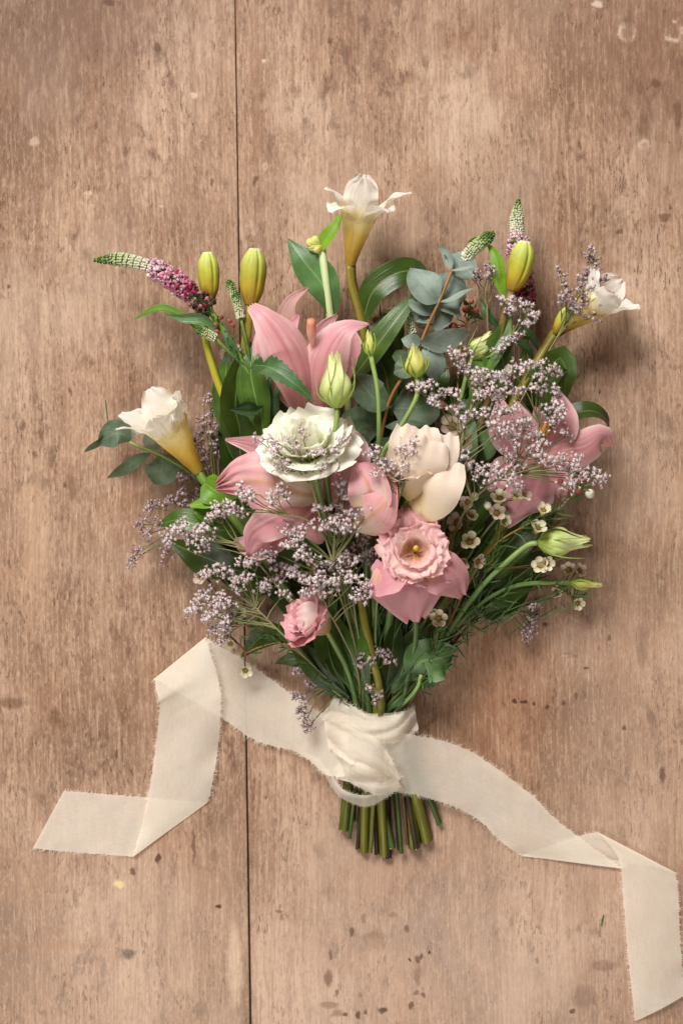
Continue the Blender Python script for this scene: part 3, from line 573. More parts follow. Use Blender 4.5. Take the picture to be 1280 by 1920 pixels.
def veronica_spike(parent, pts, R, ustart=0.0, uend=1.0, step=5.2, seed=0, size=1.0, name='flower_spike', warp=1.0):
    """spike of beads: tip first. UV.x along the spike picks green tip, pale buds, pink florets, spent calyces"""
    rs = np.random.RandomState(seed); q = [P(*p) for p in pts]; M = crom(q, 80); seg = np.r_[0, np.cumsum(np.linalg.norm(np.diff(M, axis=0), axis=1))]; L = seg[-1]; T = tangents(M)
    g = Geo(); loft_geo(g, q, np.array((R * .1, R * .55, R * .62, R * .5, R * .3)) * K, n=10, nu=24); core = g.build(name, MT['stem'], parent)
    pos, axs, scl, uc, hair = [], [], [], [], []
    s = 2 * K; ang = 0.0
    while s < L:
        f = s / L; uu = ustart + (uend - ustart) * f ** warp; i = np.searchsorted(seg, s); i = min(i, 80); t = T[i]; X, Y, Z = frame(-t)
        prf = min(1, (f * 4.5 + .16)) if ustart < .1 else 1.0
        r = R * K * prf * (0.72 if uu < .45 else .8); nring = max(5, int(6.283 * r / (step * K))); ang += .5
        for j in range(nring):
            if uu > .82 and rs.rand() < .45: continue
            a = ang + 6.283 * j / nring + rs.uniform(-.1, .1); o = X * math.cos(a) + Y * math.sin(a); jit = 0 if uu < .45 else rs.uniform(-.15, .3)
            pos.append(M[i] + o * r * (.72 + jit) + t * rs.uniform(-.8, .8) * K); axs.append(unit(o + Z * (.55 if uu < .45 else .15) + rs.normal(0, .08 if uu < .45 else .4, 3)))
            scl.append(step * K * (1.0 if uu < .45 else rs.uniform(1.1, 1.7)) * (0.55 + .45 * prf) * size); uc.append(uu + rs.normal(0, .02 + .05 * (uu > .6)))
        s += step * K * (.8 if uu < .45 else 1.05)
    pos, axs, scl, uc = map(np.array, (pos, axs, scl, uc)); gf = Geo(); op = (uc > .46) & (rs.rand(len(uc)) < .8)
    for T_, sel, k in ((BT, ~op, 1.0), (FT, op, 1.25)):
        if sel.any(): gf.add(*instance_many(*T_, pos[sel], axs[sel], scl[sel] * k, rs.rand(sel.sum()), uc[sel]))
    stuff(gf.build('florets', MT['ver'], core)); return core

def wax_parts():
    g = Geo(); blade_geo(g, [(0, 0, 0), (.45, 0, .12), (.85, 0, .36), (1.05, 0, .55)],   .74, (.35, .85, 1.0, .95, .6), cup=.8, nu=6, nv=6, ruffle=.05)
    pm = g.build('petal', MT['wax']); me = pm.data; bpy.data.objects.remove(pm)
    me2 = me.copy(); me2.materials.clear(); me2.materials.append(MT['waxp'])
    g = Geo(); loft_geo(g, [(0, 0, -1.2), (0, 0, -.6), (0, 0, .05)], [.2, .42, .5], n=10, nu=6, cap1=False); cm = g.build('c', MT['waxcup']); cup = cm.data; bpy.data.objects.remove(cm)
    g = Geo(); loft_geo(g, [(0, 0, -.05), (0, 0, .08), (0, 0, .10), (0, 0, .02)], [.5, .46, .3, .08], n=12, nu=8, cap0=False); zm = g.build('z', MT['waxc']); cen = zm.data; bpy.data.objects.remove(zm)
    return me, me2, cup, cen
WP = wax_parts()
def waxflower(label, stems, flowers, buds=(), needles=0, seed=0, group='waxflower sprigs', mat='brown'):
    """stems: list of pixel polylines (first one runs to the tie); flowers: (x,y,z,radius,tilt dx,dy,blush)"""
    rs = np.random.RandomState(seed); t = thing('waxflower_sprig', label, 'flower', P(*stems[0][-1][:2], 0), group)
    lines = []
    for i, s in enumerate(stems):
        q = [P(*p) for p in s] + (bind_pts() if i == 0 else []); g = Geo()
        loft_geo(g, q, np.linspace(1.6, 3.4 if i == 0 else 2.2, 4) * K, n=6, nu=6 * len(q)); g.build('stem', MT[mat], t); lines.append(crom(q[:len(s)], 20))
    AL = np.vstack(lines); loc = np.array(t.location)
    for fl in flowers:
        x, y, z, r = fl[:4]; tx, ty = fl[4:6] if len(fl) > 5 else rs.uniform(-.5, .5, 2); blush = len(fl) > 6 and fl[6]
        c = P(x, y, z); n = unit(np.array((tx, ty, .9))); o = bpy.data.objects.new('flower', WP[2]); S.collection.objects.link(o); o.parent = t
        o.location = c - loc; sc = r / 1.25 * K; o.scale = (sc,) * 3; o.rotation_mode = 'QUATERNION'
        o.rotation_quaternion = Vector(n).to_track_quat('Z', 'Y') @ Quaternion((0, 0, 1), rs.uniform(0, 6.28))
        for k in range(5):
            p = bpy.data.objects.new('petal', WP[1] if blush else WP[0]); S.collection.objects.link(p); p.parent = o
            a = k * 1.2566 + rs.uniform(-.08, .08); p.rotation_euler = (rs.uniform(-.12, .12), rs.uniform(-.25, .12), a); p.location = (.42 * math.cos(a), .42 * math.sin(a), rs.uniform(0, .04)); p.scale = (rs.uniform(.72, .84),) * 3
        ce = bpy.data.objects.new('centre', WP[3]); S.collection.objects.link(ce); ce.parent = o
        j = AL[np.argmin(np.linalg.norm(AL - c, axis=1) + .02 * (AL[:, 1] > c[1]))]; b = c - n * r * .9 * K
        tube('twig', MT['red'], t, [j, (j + b) / 2 + rs.uniform(-4, 4, 3) * K - n * 6 * K, b], np.array((1.3, 1.1, 1.2)) * K, n=5, nu=6)
    for (x, y, z, r, kind) in buds:
        c = P(x, y, z); d = unit(np.array((rs.uniform(-.5, .5), rs.uniform(.1, .9), .8))); j = AL[np.argmin(np.linalg.norm(AL - c, axis=1))]
        g = Geo(); loft_geo(g, [c - d * r * 1.6 * K, c - d * r * .4 * K, c + d * r * .9 * K], [r * .4 * K, r * .8 * K, r * K, r * .8 * K, r * .12 * K], n=10, nu=10)
        g.build('bud', MT['waxbud' if kind else 'waxbudw'], t); tube('twig', MT['red'], t, [j, (j + c) / 2 - d * 5 * K, c - d * r * 1.5 * K], 1.1 * K, n=5, nu=5)
    if needles:
        g = Geo()
        for k in range(needles):
            i = rs.randint(len(lines)); p = lines[i][rs.randint(0, 21)]; tn = unit(lines[i][0] - lines[i][-1]); d = unit(tn * rs.uniform(.4, 1.3) + rs.normal(0, .65, 3) + np.array((0, 0, .3))); l = rs.uniform(18, 46) * K
            b = p + rs.normal(0, 3, 3) * K; e = b + d * l; e[2] = max(e[2], 3 * K)
            blade_geo(g, [b, (b + e) / 2 + rs.normal(0, 2.5, 3) * K, e], rs.uniform(1.0, 1.7) * K, (.5, 1, .9, .1), nu=4, nv=2, fold=.4)
        stuff(g.build('needle_leaves', MT['needle'], t))
    return t

# ------------------------------------------------------------------ ribbon
def m_ribbon():
    n = NT('chiffon'); u, v, tc = n.uvs()
    w1 = n.noise(n.xyz(n.math('MULTIPLY', u, 900), n.math('MULTIPLY', v, 6.0)), 1.0, 2); w2 = n.noise(n.xyz(n.math('MULTIPLY', u, 12.0), n.math('MULTIPLY', v, 160.0)), 1.0, 2)
    wv = n.math('ADD', w1, w2); big = n.noise(tc.outputs['Object'], 40, 3)
    col = n.mix(n.mapr(big, 0.3, 0.7), lin('#f4e9d8'), lin('#f8f0e2'))
    return n.finish(col, 0.7, wv, 0.05, 0.0003, transl=0.3, spec=0.15, sheen=0.3, alpha=n.mapr(wv, 0.7, 1.3, 0.58, 0.74))
MT['chiffon'] = m_ribbon()
RIB = thing('ribbon', 'sheer cream chiffon ribbon with frayed edges tied round the flower stems', 'ribbon', P(700, 1395, 0))
def strip(name, secs, ns=60, nv=14, wav=2.0, seed=0, fray=True, parent=None, crease=0.0, mid=None):
    """secs: [(xa,ya,za, xb,yb,zb)] two edges of a length of ribbon"""
    rs = np.random.RandomState(seed)
    A = crom([P(*s[:3]) for s in secs], ns); B = crom([P(*s[3:6]) for s in secs], ns)
    bul = crom([[s[6] if len(s) > 6 else 0.0, i] for i, s in enumerate(secs)], ns)[:, 0]
    g = Geo(); pts = np.zeros((ns + 1, nv + 1, 3)); uv = np.zeros((ns + 1, nv + 1, 2)); ph = rs.rand(8) * 6.28
    for i in range(ns + 1):
        u = i / ns
        for j in range(nv + 1):
            v = j / nv; h = bul[i] * math.sin(math.pi * v) + wav * (math.sin(7 * u + 4 * v + ph[0]) + .7 * math.sin(17 * u - 3 * v + ph[1]) * (abs(v - .5) * 2) + .5 * math.sin(30 * u + ph[2]) * abs(2 * v - 1) ** 3)
            if crease: h += crease * abs(math.sin(1.7 * math.pi * v + 2.6 * math.sin(2.4 * u + ph[3]) + 1.6 * u + ph[4])) ** .8 + .38 * crease * abs(math.sin(5.3 * math.pi * v + 3.1 * math.sin(4 * u + ph[5]) + 4 * u + ph[6])) ** .6
            p = A[i] * (1 - v) + B[i] * v; e = abs(2 * v - 1) ** 6
            p = p + unit(B[i] - A[i]) * (1 if v > .5 else -1) * e * rs.uniform(-1, 1) * 1.2 * K
            p[2] = max(p[2] + h * K, 1.2 * K); pts[i, j] = p; uv[i, j] = (u, v)
    g.grid(pts, uv); o = g.build(name, MT['chiffon'], parent or RIB)
    if fray:
        f = Geo(); out = []
        for E, I in ((pts[:, 0], pts[:, 1]), (pts[:, -1], pts[:, -2])):
            L = np.linalg.norm(np.diff(E, axis=0), axis=1).sum(); n = int(L / K / 2.0)
            for k in range(n):
                q = rs.rand() * ns; i = min(int(q), ns - 1); b = E[i] + (E[i + 1] - E[i]) * (q - i); d = unit(b - I[i]); tt = unit(E[i + 1] - E[i])
                l = rs.uniform(3, 9) * K * (1.5 if rs.rand() < .08 else 1); d = unit(d + tt * rs.normal(0, .55) + np.array((0, 0, rs.uniform(-.1, .3)))); e = b + d * l + tt * rs.normal(0, 1.5) * K
                e[2] = max(e[2], .8 * K); w = tt * .42 * K; m = (b + e) / 2 + rs.normal(0, .8, 3) * K; m[2] = max(m[2], .8 * K)
                f.add([b - w, b + w, m + w * .8, m - w * .8, e], [(0, 1, 2, 3), (3, 2, 4)], [(.5, .5)] * 5)
        stuff(f.build('frayed_threads', MT['chiffon'], o, smooth=False))
    return o
def wz(x, y, lift=0):
    """height of the tied bundle at a pixel"""
    d = (x - 701) / 80.0; return (10 + 62 * math.sqrt(max(0, 1 - d * d))) + lift
# left tail
strip('ribbon_tail', [(652, 1322, 74, 655, 1455, 66), (610, 1338, 34, 612, 1452, 42), (545, 1300, 24, 560, 1412, 16, 6), (470, 1246, 12, 478, 1388, 8, 8), (430, 1222, 6, 405, 1340, 5, 3), (385, 1195, 5, 290, 1272, 4)], ns=90, seed=1)
strip('ribbon_tail', [(385, 1195, 6, 290, 1272, 5), (398, 1235, 20, 292, 1288, 20, 4), (412, 1290, 30, 298, 1311, 32), (414, 1325, 24, 300, 1330, 25), (410, 1390, 10, 292, 1400, 12, 8), (403, 1440, 10, 282, 1470, 9, 10), (396, 1478, 9, 268, 1540, 7, 5), (389, 1505, 4, 250, 1606, 4)], ns=90, seed=2)
strip('ribbon_tail', [(389, 1505, 3, 250, 1606, 3), (330, 1500, 2, 190, 1602, 2), (200, 1489, 2, 120, 1596, 2, 2), (120, 1483, 3, 62, 1590, 5)], ns=50, seed=3, wav=.8)
# right tail
strip('ribbon_tail', [(716, 1362, 86, 722, 1462, 74), (760, 1376, 74, 752, 1484, 52), (810, 1384, 50, 800, 1496, 30, 8), (872, 1404, 34, 850, 1512, 16, 10), (935, 1444, 24, 898, 1538, 10, 10), (1000, 1495, 16, 932, 1572, 7, 6), (1052, 1545, 12, 955, 1591, 6, 3), (1165, 1628, 6, 975, 1604, 5)], ns=100, seed=4)
strip('ribbon_tail', [(1165, 1629, 4, 975, 1605, 3), (1180, 1620, 4, 1010, 1592, 3), (1225, 1626, 5, 1065, 1573, 8), (1265, 1636, 5, 1120, 1560, 8)], ns=40, seed=5, wav=1.0)
strip('ribbon_tail', [(1265, 1636, 6, 1120, 1560, 9), (1270, 1665, 14, 1160, 1612, 20), (1272, 1720, 12, 1168, 1690, 14, 6), (1276, 1790, 8, 1176, 1790, 7, 8), (1283, 1866, 6, 1190, 1916, 5, 3)], ns=70, seed=6)
# the wrap: body of the tie plus draped folds
def wrap_body():
    ns, nv = 70, 40; pts = np.zeros((nv + 1, ns, 3)); uv = np.zeros((nv + 1, ns, 2)); rs = np.random.RandomState(8); ph = rs.rand(6) * 6.28
    for i in range(nv + 1):
        v = i / nv
        for j in range(ns):
            th = 6.283 * j / ns; top = 1322 + 16 * math.sin(th) - 12 * math.cos(th) * 0; y = top + (1474 - top) * v + (14 * math.cos(th * 1.0) * v)
            hw = 76 - 14 * math.sin(math.pi * min(1, v * 1.1)) - 10 * v; hz = 34 - 4 * v
            f = 1 + .035 * math.sin(26 * v + 3 * math.cos(th + ph[0]) + ph[1]) + .02 * math.sin(47 * v + 5 * math.sin(th) + ph[2])
            pts[i, j] = P(701 + hw * f * math.cos(th) - 8 * v, y, 38 + hz * f * math.sin(th)); uv[i, j] = (j / ns, v)
    g = Geo(); g.grid(pts, uv, closed=True); return g.build('wrap', MT['chiffon'], RIB)
wrap_body()
strip('fold', [(627, 1306, 52, 600, 1345, 36), (660, 1322, 76, 640, 1362, 70, 6), (700, 1342, 84, 690, 1385, 84, 8), (745, 1338, 76, 745, 1392, 76, 6), (776, 1322, 46, 784, 1366, 44)], ns=60, seed=11, wav=3.0, crease=8)
strip('fold', [(606, 1345, 36, 616, 1400, 34), (640, 1352, 74, 640, 1420, 70, 6), (690, 1372, 88, 676, 1440, 80, 8), (722, 1405, 86, 700, 1452, 78, 6), (752, 1455, 66, 735, 1478, 58)], ns=60, seed=12, wav=3.0, crease=9)
strip('fold', [(622, 1395, 40, 640, 1452, 34), (655, 1405, 76, 662, 1470, 64, 6), (700, 1425, 84, 706, 1488, 66, 8), (738, 1440, 62, 742, 1482, 48), (756, 1452, 40, 760, 1476, 34)], ns=50, seed=13, wav=3.0, crease=9)
strip('loop', [(596, 1420, 22, 570, 1410, 14), (622, 1452, 40, 600, 1438, 18), (640, 1478, 58, 622, 1475, 24, 3), (662, 1488, 72, 642, 1498, 40, 5), (695, 1490, 80, 685, 1512, 54, 5), (722, 1470, 84, 720, 1498, 62, 4), (742, 1448, 80, 750, 1474, 66)], ns=60, seed=14, wav=1.0)

# ------------------------------------------------------------------ lilies
G_L = 'pink lilies'
t = thing('pink_lily', 'half open pink lily seen from the side, at the top beside yellow buds', 'flower', P(580, 775, 0), G_L)
petal(t, [(575, 785, 110), (520, 700, 108), (492, 645, 118), (494, 600, 108)], 30, roll=20, cup=.6)
petal(t, [(590, 780, 105), (640, 720, 108), (660, 650, 122), (650, 600, 125)], 32, roll=-25, cup=.7)
petal(t, [(575, 770, 85), (540, 640, 95), (542, 572, 118), (578, 538, 128)], 25, 'lily_pale', roll=8, cup=.5)
petal(t, [(585, 770, 85), (596, 680, 105), (606, 620, 118), (632, 590, 120)], 32, roll=-10, cup=.5)
petal(t, [(570, 770, 90), (540, 680, 105), (545, 620, 120), (560, 590, 118)], 28, 'lily_in', roll=0, cup=.5)
tube('pistil', MT['pistil'], t, [P(585, 760, 110), P(586, 680, 160), P(583, 600, 215)], [3 * K, 2.8 * K, 2.8 * K, 3 * K, 3.2 * K, 3.6 * K, 9 * K, 7 * K], n=14, nu=24)
petal(t, [(590, 790, 120), (600, 715, 168), (616, 655, 195), (648, 615, 205), (690, 607, 188)], 43, roll=(0, 18, 35), cup=(-.9, -.7, -.3, .2), wav=.05)
petal(t, [(573, 790, 125), (556, 705, 178), (528, 640, 205), (494, 592, 210), (470, 572, 186)], 47, roll=(0, -12, -14), cup=(-.9, -.8, -.6, -.9), shape=(.42, .72, .95, 1.0, .82, .5, .25))
stem(t, [(580, 782, 112), (600, 880, 90), (640, 1080, 60)], 8, 'olive', end=(682, 1598, 8), sx=688, sz=44)
for q, w, m, k in (([(600, 1080, 40), (540, 1020, 70), (470, 960, 80)], 36, 'leafd', {}), ([(470, 860, 60), (442, 770, 95), (452, 690, 105), (470, 640, 95)], 34, 'leafd', dict(roll=-30, fold=.2)), ([(440, 850, 50), (425, 760, 75), (424, 690, 85), (434, 655, 80)], 26, 'leaf', dict(roll=20, fold=.2)),
                   ([(625, 600, 92), (608, 540, 100), (570, 490, 96), (540, 448, 80)], 33, 'leafb', dict(roll=-12, fold=.12, cup=.2)), ([(500, 830, 90), (480, 750, 110), (470, 690, 115), (480, 640, 105)], 30, 'leaf', dict(roll=15, fold=.2))):
    leaf(t, q, w, m, **k)

t = thing('pink_lily', 'wide open pink lily spread behind the cream white rose-like bloom', 'flower', P(600, 930, 0), G_L)
petal(t, [(600, 905, 150), (545, 870, 168), (485, 838, 168), (423, 823, 148)], 30, roll=25, cup=.4, mat='lily')
petal(t, [(610, 940, 145), (640, 890, 160), (658, 845, 158), (655, 800, 130)], 48, roll=15, cup=.5)
petal(t, [(600, 930, 150), (560, 925, 185), (500, 905, 196), (450, 900, 190), (408, 912, 168)], 58, 'lily_in', cup=-.5, ruffle=.2, rfreq=3, roll=8, shape=(.4, .8, 1.0, 1.0, .9, .6, .12), nv=18)
petal(t, [(600, 950, 150), (590, 985, 165), (600, 1020, 140)], 46, cup=-.4)
petal(t, [(560, 960, 130), (510, 1000, 140), (470, 1020, 120), (440, 1012, 95)], 42, roll=-20, cup=.4)
petal(t, [(590, 945, 155), (540, 965, 190), (495, 985, 194), (470, 1005, 175), (465, 1040, 130)], 34, cup=(-.2, -.6, -.9), ruffle=.15, roll=-10)
petal(t, [(696, 948, 232), (694, 922, 244), (684, 897, 244), (664, 874, 226)], 42, 'lily_in', cup=(.6, .8, .6), roll=10, shape=(.75, .95, 1.0, .95, .8, .5, .15), ruffle=.05)
petal(t, [(664, 990, 160), (692, 972, 226), (718, 946, 250), (740, 908, 236)], 42, 'lily_in', cup=(-.6, -.5, -.1), roll=-8, shape=(.5, .85, 1.0, 1.0, .85, .5, .1))
petal(t, [(640, 930, 150), (660, 965, 170), (650, 1005, 130)], 46, cup=-.5)
stem(t, [(605, 935, 140), (625, 1010, 110), (665, 1160, 80), (700, 1290, 60)], 8, 'olive', end=(720, 1605, 9), sx=706, sz=58)
for q, w, m, k in (([(470, 1080, 80), (410, 1055, 95), (360, 1035, 90), (318, 1015, 70)], 34, 'leafd', dict(roll=15, fold=.15)), ([(470, 1000, 70), (390, 990, 95), (335, 975, 90), (296, 985, 64)], 28, 'leaf', dict(roll=-15, fold=.15)),
                   ([(560, 1100, 50), (480, 1080, 70), (420, 1060, 70), (380, 1050, 55)], 38, 'leafd', dict(fold=.1)), ([(640, 1000, 60), (660, 900, 80), (690, 820, 70)], 45, 'leafd', {}), ([(660, 1200, 50), (560, 1130, 60), (490, 1100, 50)], 36, 'leafd', {})):
    leaf(t, q, w, m, **k)

t = thing('pink_lily', 'open pink lily at the right edge, mostly covered by pale statice', 'flower', P(1000, 870, 0), G_L)
petal(t, [(1000, 875, 110), (1045, 852, 130), (1095, 842, 135), (1128, 820, 128), (1146, 836, 104)], 40, roll=(-10, -18, -25), cup=(-.3, -.5, -.8), shape=(.5, .8, 1.0, .95, .8, .55, .2))
petal(t, [(1010, 870, 110), (1045, 820, 140), (1058, 775, 146), (1045, 730, 128)], 30, cup=.4, roll=-14)
petal(t, [(1000, 860, 110), (982, 810, 135), (968, 752, 122)], 32, cup=.4, roll=10)
petal(t, [(1005, 860, 115), (1012, 800, 130), (1002, 762, 124)], 24, cup=.4)
petal(t, [(995, 865, 110), (950, 810, 125), (934, 740, 116)], 34, cup=.4, roll=15)
petal(t, [(1005, 860, 120), (1000, 905, 145), (975, 945, 130), (950, 990, 90)], 54, cup=-.4, roll=12)
petal(t, [(1000, 870, 115), (1035, 905, 130), (1040, 935, 110), (1030, 965, 90)], 36, cup=-.4, roll=-8)
petal(t, [(985, 870, 115), (950, 890, 125), (915, 920, 110)], 36, cup=-.3)
for dx in (0, 9):
    tube('stamen', MT['anther'], t, [P(1005, 855, 125), P(1018 + dx, 810, 150), P(1024 + dx, 790, 152)], [2 * K, 2 * K, 2.5 * K, 6 * K, 5 * K], n=8, nu=12)
stem(t, [(1000, 880, 105), (930, 1010, 80), (800, 1180, 60)], 8, 'olive', end=(800, 1578, 8), sx=738, sz=40, r1=11)
for q, w, m, k in (([(1000, 830, 60), (1040, 790, 80), (1100, 770, 96), (1132, 782, 70), (1141, 806, 30)], 22, 'leaf', dict(roll=(40, 45, 40), fold=.2)), ([(1010, 800, 60), (1020, 720, 90), (1046, 672, 100), (1060, 700, 90), (1052, 770, 50)], 26, 'leaf', dict(roll=(-30, -20, 30), fold=.2)),
                   ([(990, 760, 60), (1010, 700, 90), (1035, 672, 98)], 22, 'leafb', dict(roll=-25)), ([(880, 1120, 60), (930, 1050, 80), (980, 990, 82), (1050, 945, 60)], 40, 'leafd', dict(roll=10, fold=.1)), ([(850, 1160, 60), (930, 1110, 75), (1000, 1060, 70), (1050, 1030, 50)], 36, 'leafd', dict(roll=-10)),
                   ([(900, 1000, 60), (880, 900, 90), (900, 830, 90)], 42, 'leafd', {}), ([(870, 870, 70), (910, 830, 90), (930, 800, 90)], 26, 'lisleaf', {})):
    leaf(t, q, w, m, **k)

# lily buds
G_B = 'yellow lily buds'
t = thing('lily_bud', 'lighter yellow green lily bud at left on a curved yellow stem', 'flower bud', P(392, 560, 0), G_B)
lily_bud(t, (394, 562, 92), (389, 473, 96), 20)
stem(t, [(394, 562, 92), (384, 620, 90), (400, 690, 85), (430, 765, 75), (500, 900, 60), (600, 1100, 50)], 6.5, 'ystem', end=(645, 1556, 12), sx=662, sz=36, r1=10)
leaf(t, [(372, 618, 96), (345, 595, 100), (300, 578, 95), (250, 600, 80)], 8, 'leafy', roll=-25, fold=.4, shape=(.5, .8, 1, .8, .05))
leaf(t, [(420, 625, 110), (380, 598, 112), (340, 596, 108), (310, 590, 100)], 10, 'leafb', roll=20, fold=.4)
t = thing('lily_bud', 'larger ripe yellow lily bud upright just left of the pink lily', 'flower bud', P(474, 565, 0), G_B)
lily_bud(t, (470, 572, 112), (478, 466, 118), 24)
stem(t, [(470, 568, 112), (464, 620, 110), (462, 670, 100), (500, 820, 70), (600, 1050, 50)], 8.5, 'olive', sx=680, sz=20)
leaf(t, [(452, 880, 70), (448, 800, 85), (450, 740, 90), (466, 690, 80)], 34, 'leafd', roll=8, fold=.15)
leaf(t, [(490, 860, 80), (510, 770, 100), (505, 710, 100)], 30, 'leafd', roll=-18)
t = thing('lily_bud', 'yellow lily bud leaning right in front of the upright pink spike', 'flower bud', P(955, 550, 0), G_B)
lily_bud(t, (958, 545, 112), (984, 452, 120), 23, bend=3)
stem(t, [(958, 548, 112), (948, 580, 110), (935, 640, 104), (900, 800, 80), (800, 1050, 60)], 7, 'brown', sx=722, sz=24)
leaf(t, [(946, 566, 108), (936, 520, 112), (928, 480, 108), (912, 455, 92)], 14, 'leafy', roll=30, fold=.25)
leaf(t, [(945, 750, 90), (930, 690, 108), (935, 640, 112), (960, 590, 108)], 26, 'leaf', roll=-8, fold=.25)
leaf(t, [(880, 760, 90), (905, 690, 112), (935, 650, 116), (965, 610, 110)], 22, 'leaf', roll=30, fold=.2)

# ------------------------------------------------------------------ freesias
G_F = 'cream freesias'
t = thing('freesia', 'topmost cream freesia with amber tube, petals flared wide', 'flower', P(657, 497, 0), G_F)
freesia(t, (656, 497, 100), (673, 402, 122), 31, [(275, 84, 34, 14), (345, 66, 22, 84), (190, 92, 19, 82), (140, 62, 27, 118), (45, 58, 25, 175), (88, 82, 33, 10)], rb=10)
stem(t, [(656, 495, 100), (658, 530, 99), (670, 575, 97), (684, 640, 92), (700, 800, 70), (700, 1100, 60)], 9, 'olive', sx=700, sz=30)
leaf(t, [(680, 600, 96), (700, 545, 108), (745, 512, 110), (780, 510, 100), (802, 530, 88)], 27, 'leaf', roll=(20, 10, -15), fold=.2, shape=(.35, .8, 1, .95, .8, .2))
leaf(t, [(668, 700, 110), (705, 650, 128), (750, 590, 132), (795, 534, 112)], 24, 'leaf', roll=25, fold=.25, shape=(.7, 1, 1, .8, .45, .03))
leaf(t, [(690, 760, 80), (700, 690, 100), (735, 630, 104), (755, 590, 96)], 34, 'leafd', roll=-14, fold=.1)
leaf(t, [(735, 780, 80), (722, 700, 100), (700, 640, 96), (720, 590, 90)], 28, 'leafd', roll=22, fold=.1)
t = thing('freesia', 'cream freesia at the far left, trumpet pointing up and left', 'flower', P(372, 885, 0), G_F)
freesia(t, (372, 884, 100), (316, 800, 128), 35, [(262, 84, 34, 26), (325, 84, 32, 52), (15, 84, 14, 72), (200, 58, 32, 28), (140, 50, 30, 30), (75, 56, 30, 40)], rb=11)
stem(t, [(371, 882, 100), (388, 908, 102), (430, 960, 100), (520, 1080, 80), (620, 1240, 55)], 8, 'stem', end=(735, 1590, 10), sx=668, sz=30, r1=8)
leaf(t, [(384, 905, 112), (400, 918, 126), (420, 928, 124), (446, 932, 116)], 28, 'leafy', roll=-15, fold=.35, shape=(.35, 1, .85, .45, .03))
leaf(t, [(356, 948, 108), (380, 944, 118), (410, 938, 116), (440, 930, 104)], 15, 'leafy', roll=30, fold=.3)
leaf(t, [(400, 985, 96), (385, 965, 104), (372, 950, 102), (355, 945, 90)], 14, 'leafy', roll=0, fold=.3)
t = thing('freesia', 'cream freesia at upper right, half hidden behind dry statice', 'flower', P(1045, 620, 0), G_F)
freesia(t, (1042, 624, 70), (1114, 563, 90), 34, [(270, 76, 34, 20), (340, 66, 30, 44), (200, 74, 32, 44), (110, 58, 28, 50), (45, 58, 28, 50)], rb=10)
lily_bud(t, (1040, 626, 84), (1062, 578, 92), 11, mat='ybud')
stem(t, [(1041, 624, 76), (1015, 665, 80), (985, 715, 82), (940, 800, 74), (850, 1000, 60)], 9, 'olive', sx=730, sz=20)
t = thing('freesia', 'pale freesia stalk with clustered green buds left of the topmost freesia', 'flower', P(608, 470, 0), G_F)
stem(t, [(603, 462, 96), (608, 500, 98), (615, 560, 96), (624, 620, 90), (660, 800, 66), (690, 1100, 50)], 7.5, 'pstem', sx=692, sz=22)
for i, (bx, by, tx, ty, r) in enumerate(((602, 458, 578, 466, 9), (600, 462, 574, 452, 9), (602, 462, 586, 444, 8), (603, 460, 590, 472, 7))):
    lily_bud(t, (bx, by, 98), (tx, ty, 100 + i * 3), r, mat='ygbud')
leaf(t, [(600, 465, 100), (612, 448, 112), (628, 425, 116), (640, 400, 106)], 14, 'leafy', roll=20, fold=.4, shape=(.6, 1, .9, .6, .1))

# ------------------------------------------------------------------ lisianthus blooms
G_R = 'lisianthus blooms'
t = thing('lisianthus', 'large cream white ruffled bloom in the centre of the bouquet', 'flower', P(580, 850, 0), G_R)
head(t, (580, 862, 196), V(-.10, .72, .70), [(5, (62, 58, 66, 80, 92, 104), 0, 118, 66, .3, 0, .3), (5, (62, 50, 48, 60, 76, 92), 0, 108, 60, .4, 5, .9), (4, (62, 44, 30, 38, 56, 78), 0, 100, 52, .6, 9, .2), (4, (60, 36, 18, 22, 40, 60), 0, 90, 42, .8, 12, .7), (3, (50, 24, 4, 4, 16, 36), 0, 76, 32, 1.2, 14, .1)], 'rose', 31, ruffle=.085, rfreq=1.25, scale=.80)
petal(t, [(590, 870, 205), (560, 872, 222), (525, 868, 220), (500, 850, 200)], 30, 'rose', cup=.5, roll=-20, ruffle=.12, shape=(.4, .8, 1, 1, .9, .5))
stem(t, [(578, 845, 205), (590, 890, 190), (615, 990, 150), (665, 1150, 90)], 6, 'lstem', sx=696, sz=56)
t = thing('lisianthus', 'peach cream bloom tipped back, right of the centre', 'flower', P(780, 900, 0), G_R)
head(t, (768, 930, 165), V(-.12, .86, .46), [(5, 26, 66, 112, 56, .5, 0, .5), (4, 20, 54, 106, 50, .7, 5, .1), (4, 12, 38, 98, 40, .9, 8, .6)], 'peach', 33, ruffle=.09, rfreq=1.3, scale=.8)
petal(t, [(764, 934, 186), (770, 890, 222), (778, 840, 232), (782, 800, 215)], 46, 'peach', cup=(-.8, -.4, .3), ruffle=.09, rfreq=1.5, shape=(.25, .7, .95, 1.02, 1, .8), nv=24, notch=.04)
petal(t, [(770, 936, 186), (795, 900, 224), (815, 850, 226), (826, 812, 205)], 40, 'peach', cup=(-.8, -.4, .2), roll=10, ruffle=.09, rfreq=1.4, shape=(.25, .7, .95, 1.02, 1, .8), nv=24, notch=.04)
petal(t, [(768, 940, 190), (780, 902, 236), (792, 858, 250), (804, 822, 234)], 47, 'peach', cup=(-.9, -.6, .1), roll=(-5, -8), ruffle=.08, rfreq=1.3, shape=(.25, .75, 1, 1.02, 1, .8), nv=22, notch=.03)
petal(t, [(772, 940, 190), (798, 935, 226), (818, 905, 242), (836, 862, 224)], 48, 'peach', cup=(-.8, -.5, .1), roll=14, ruffle=.08, rfreq=1.3, shape=(.3, .8, 1, 1.02, .95, .7), nv=22, notch=.03)
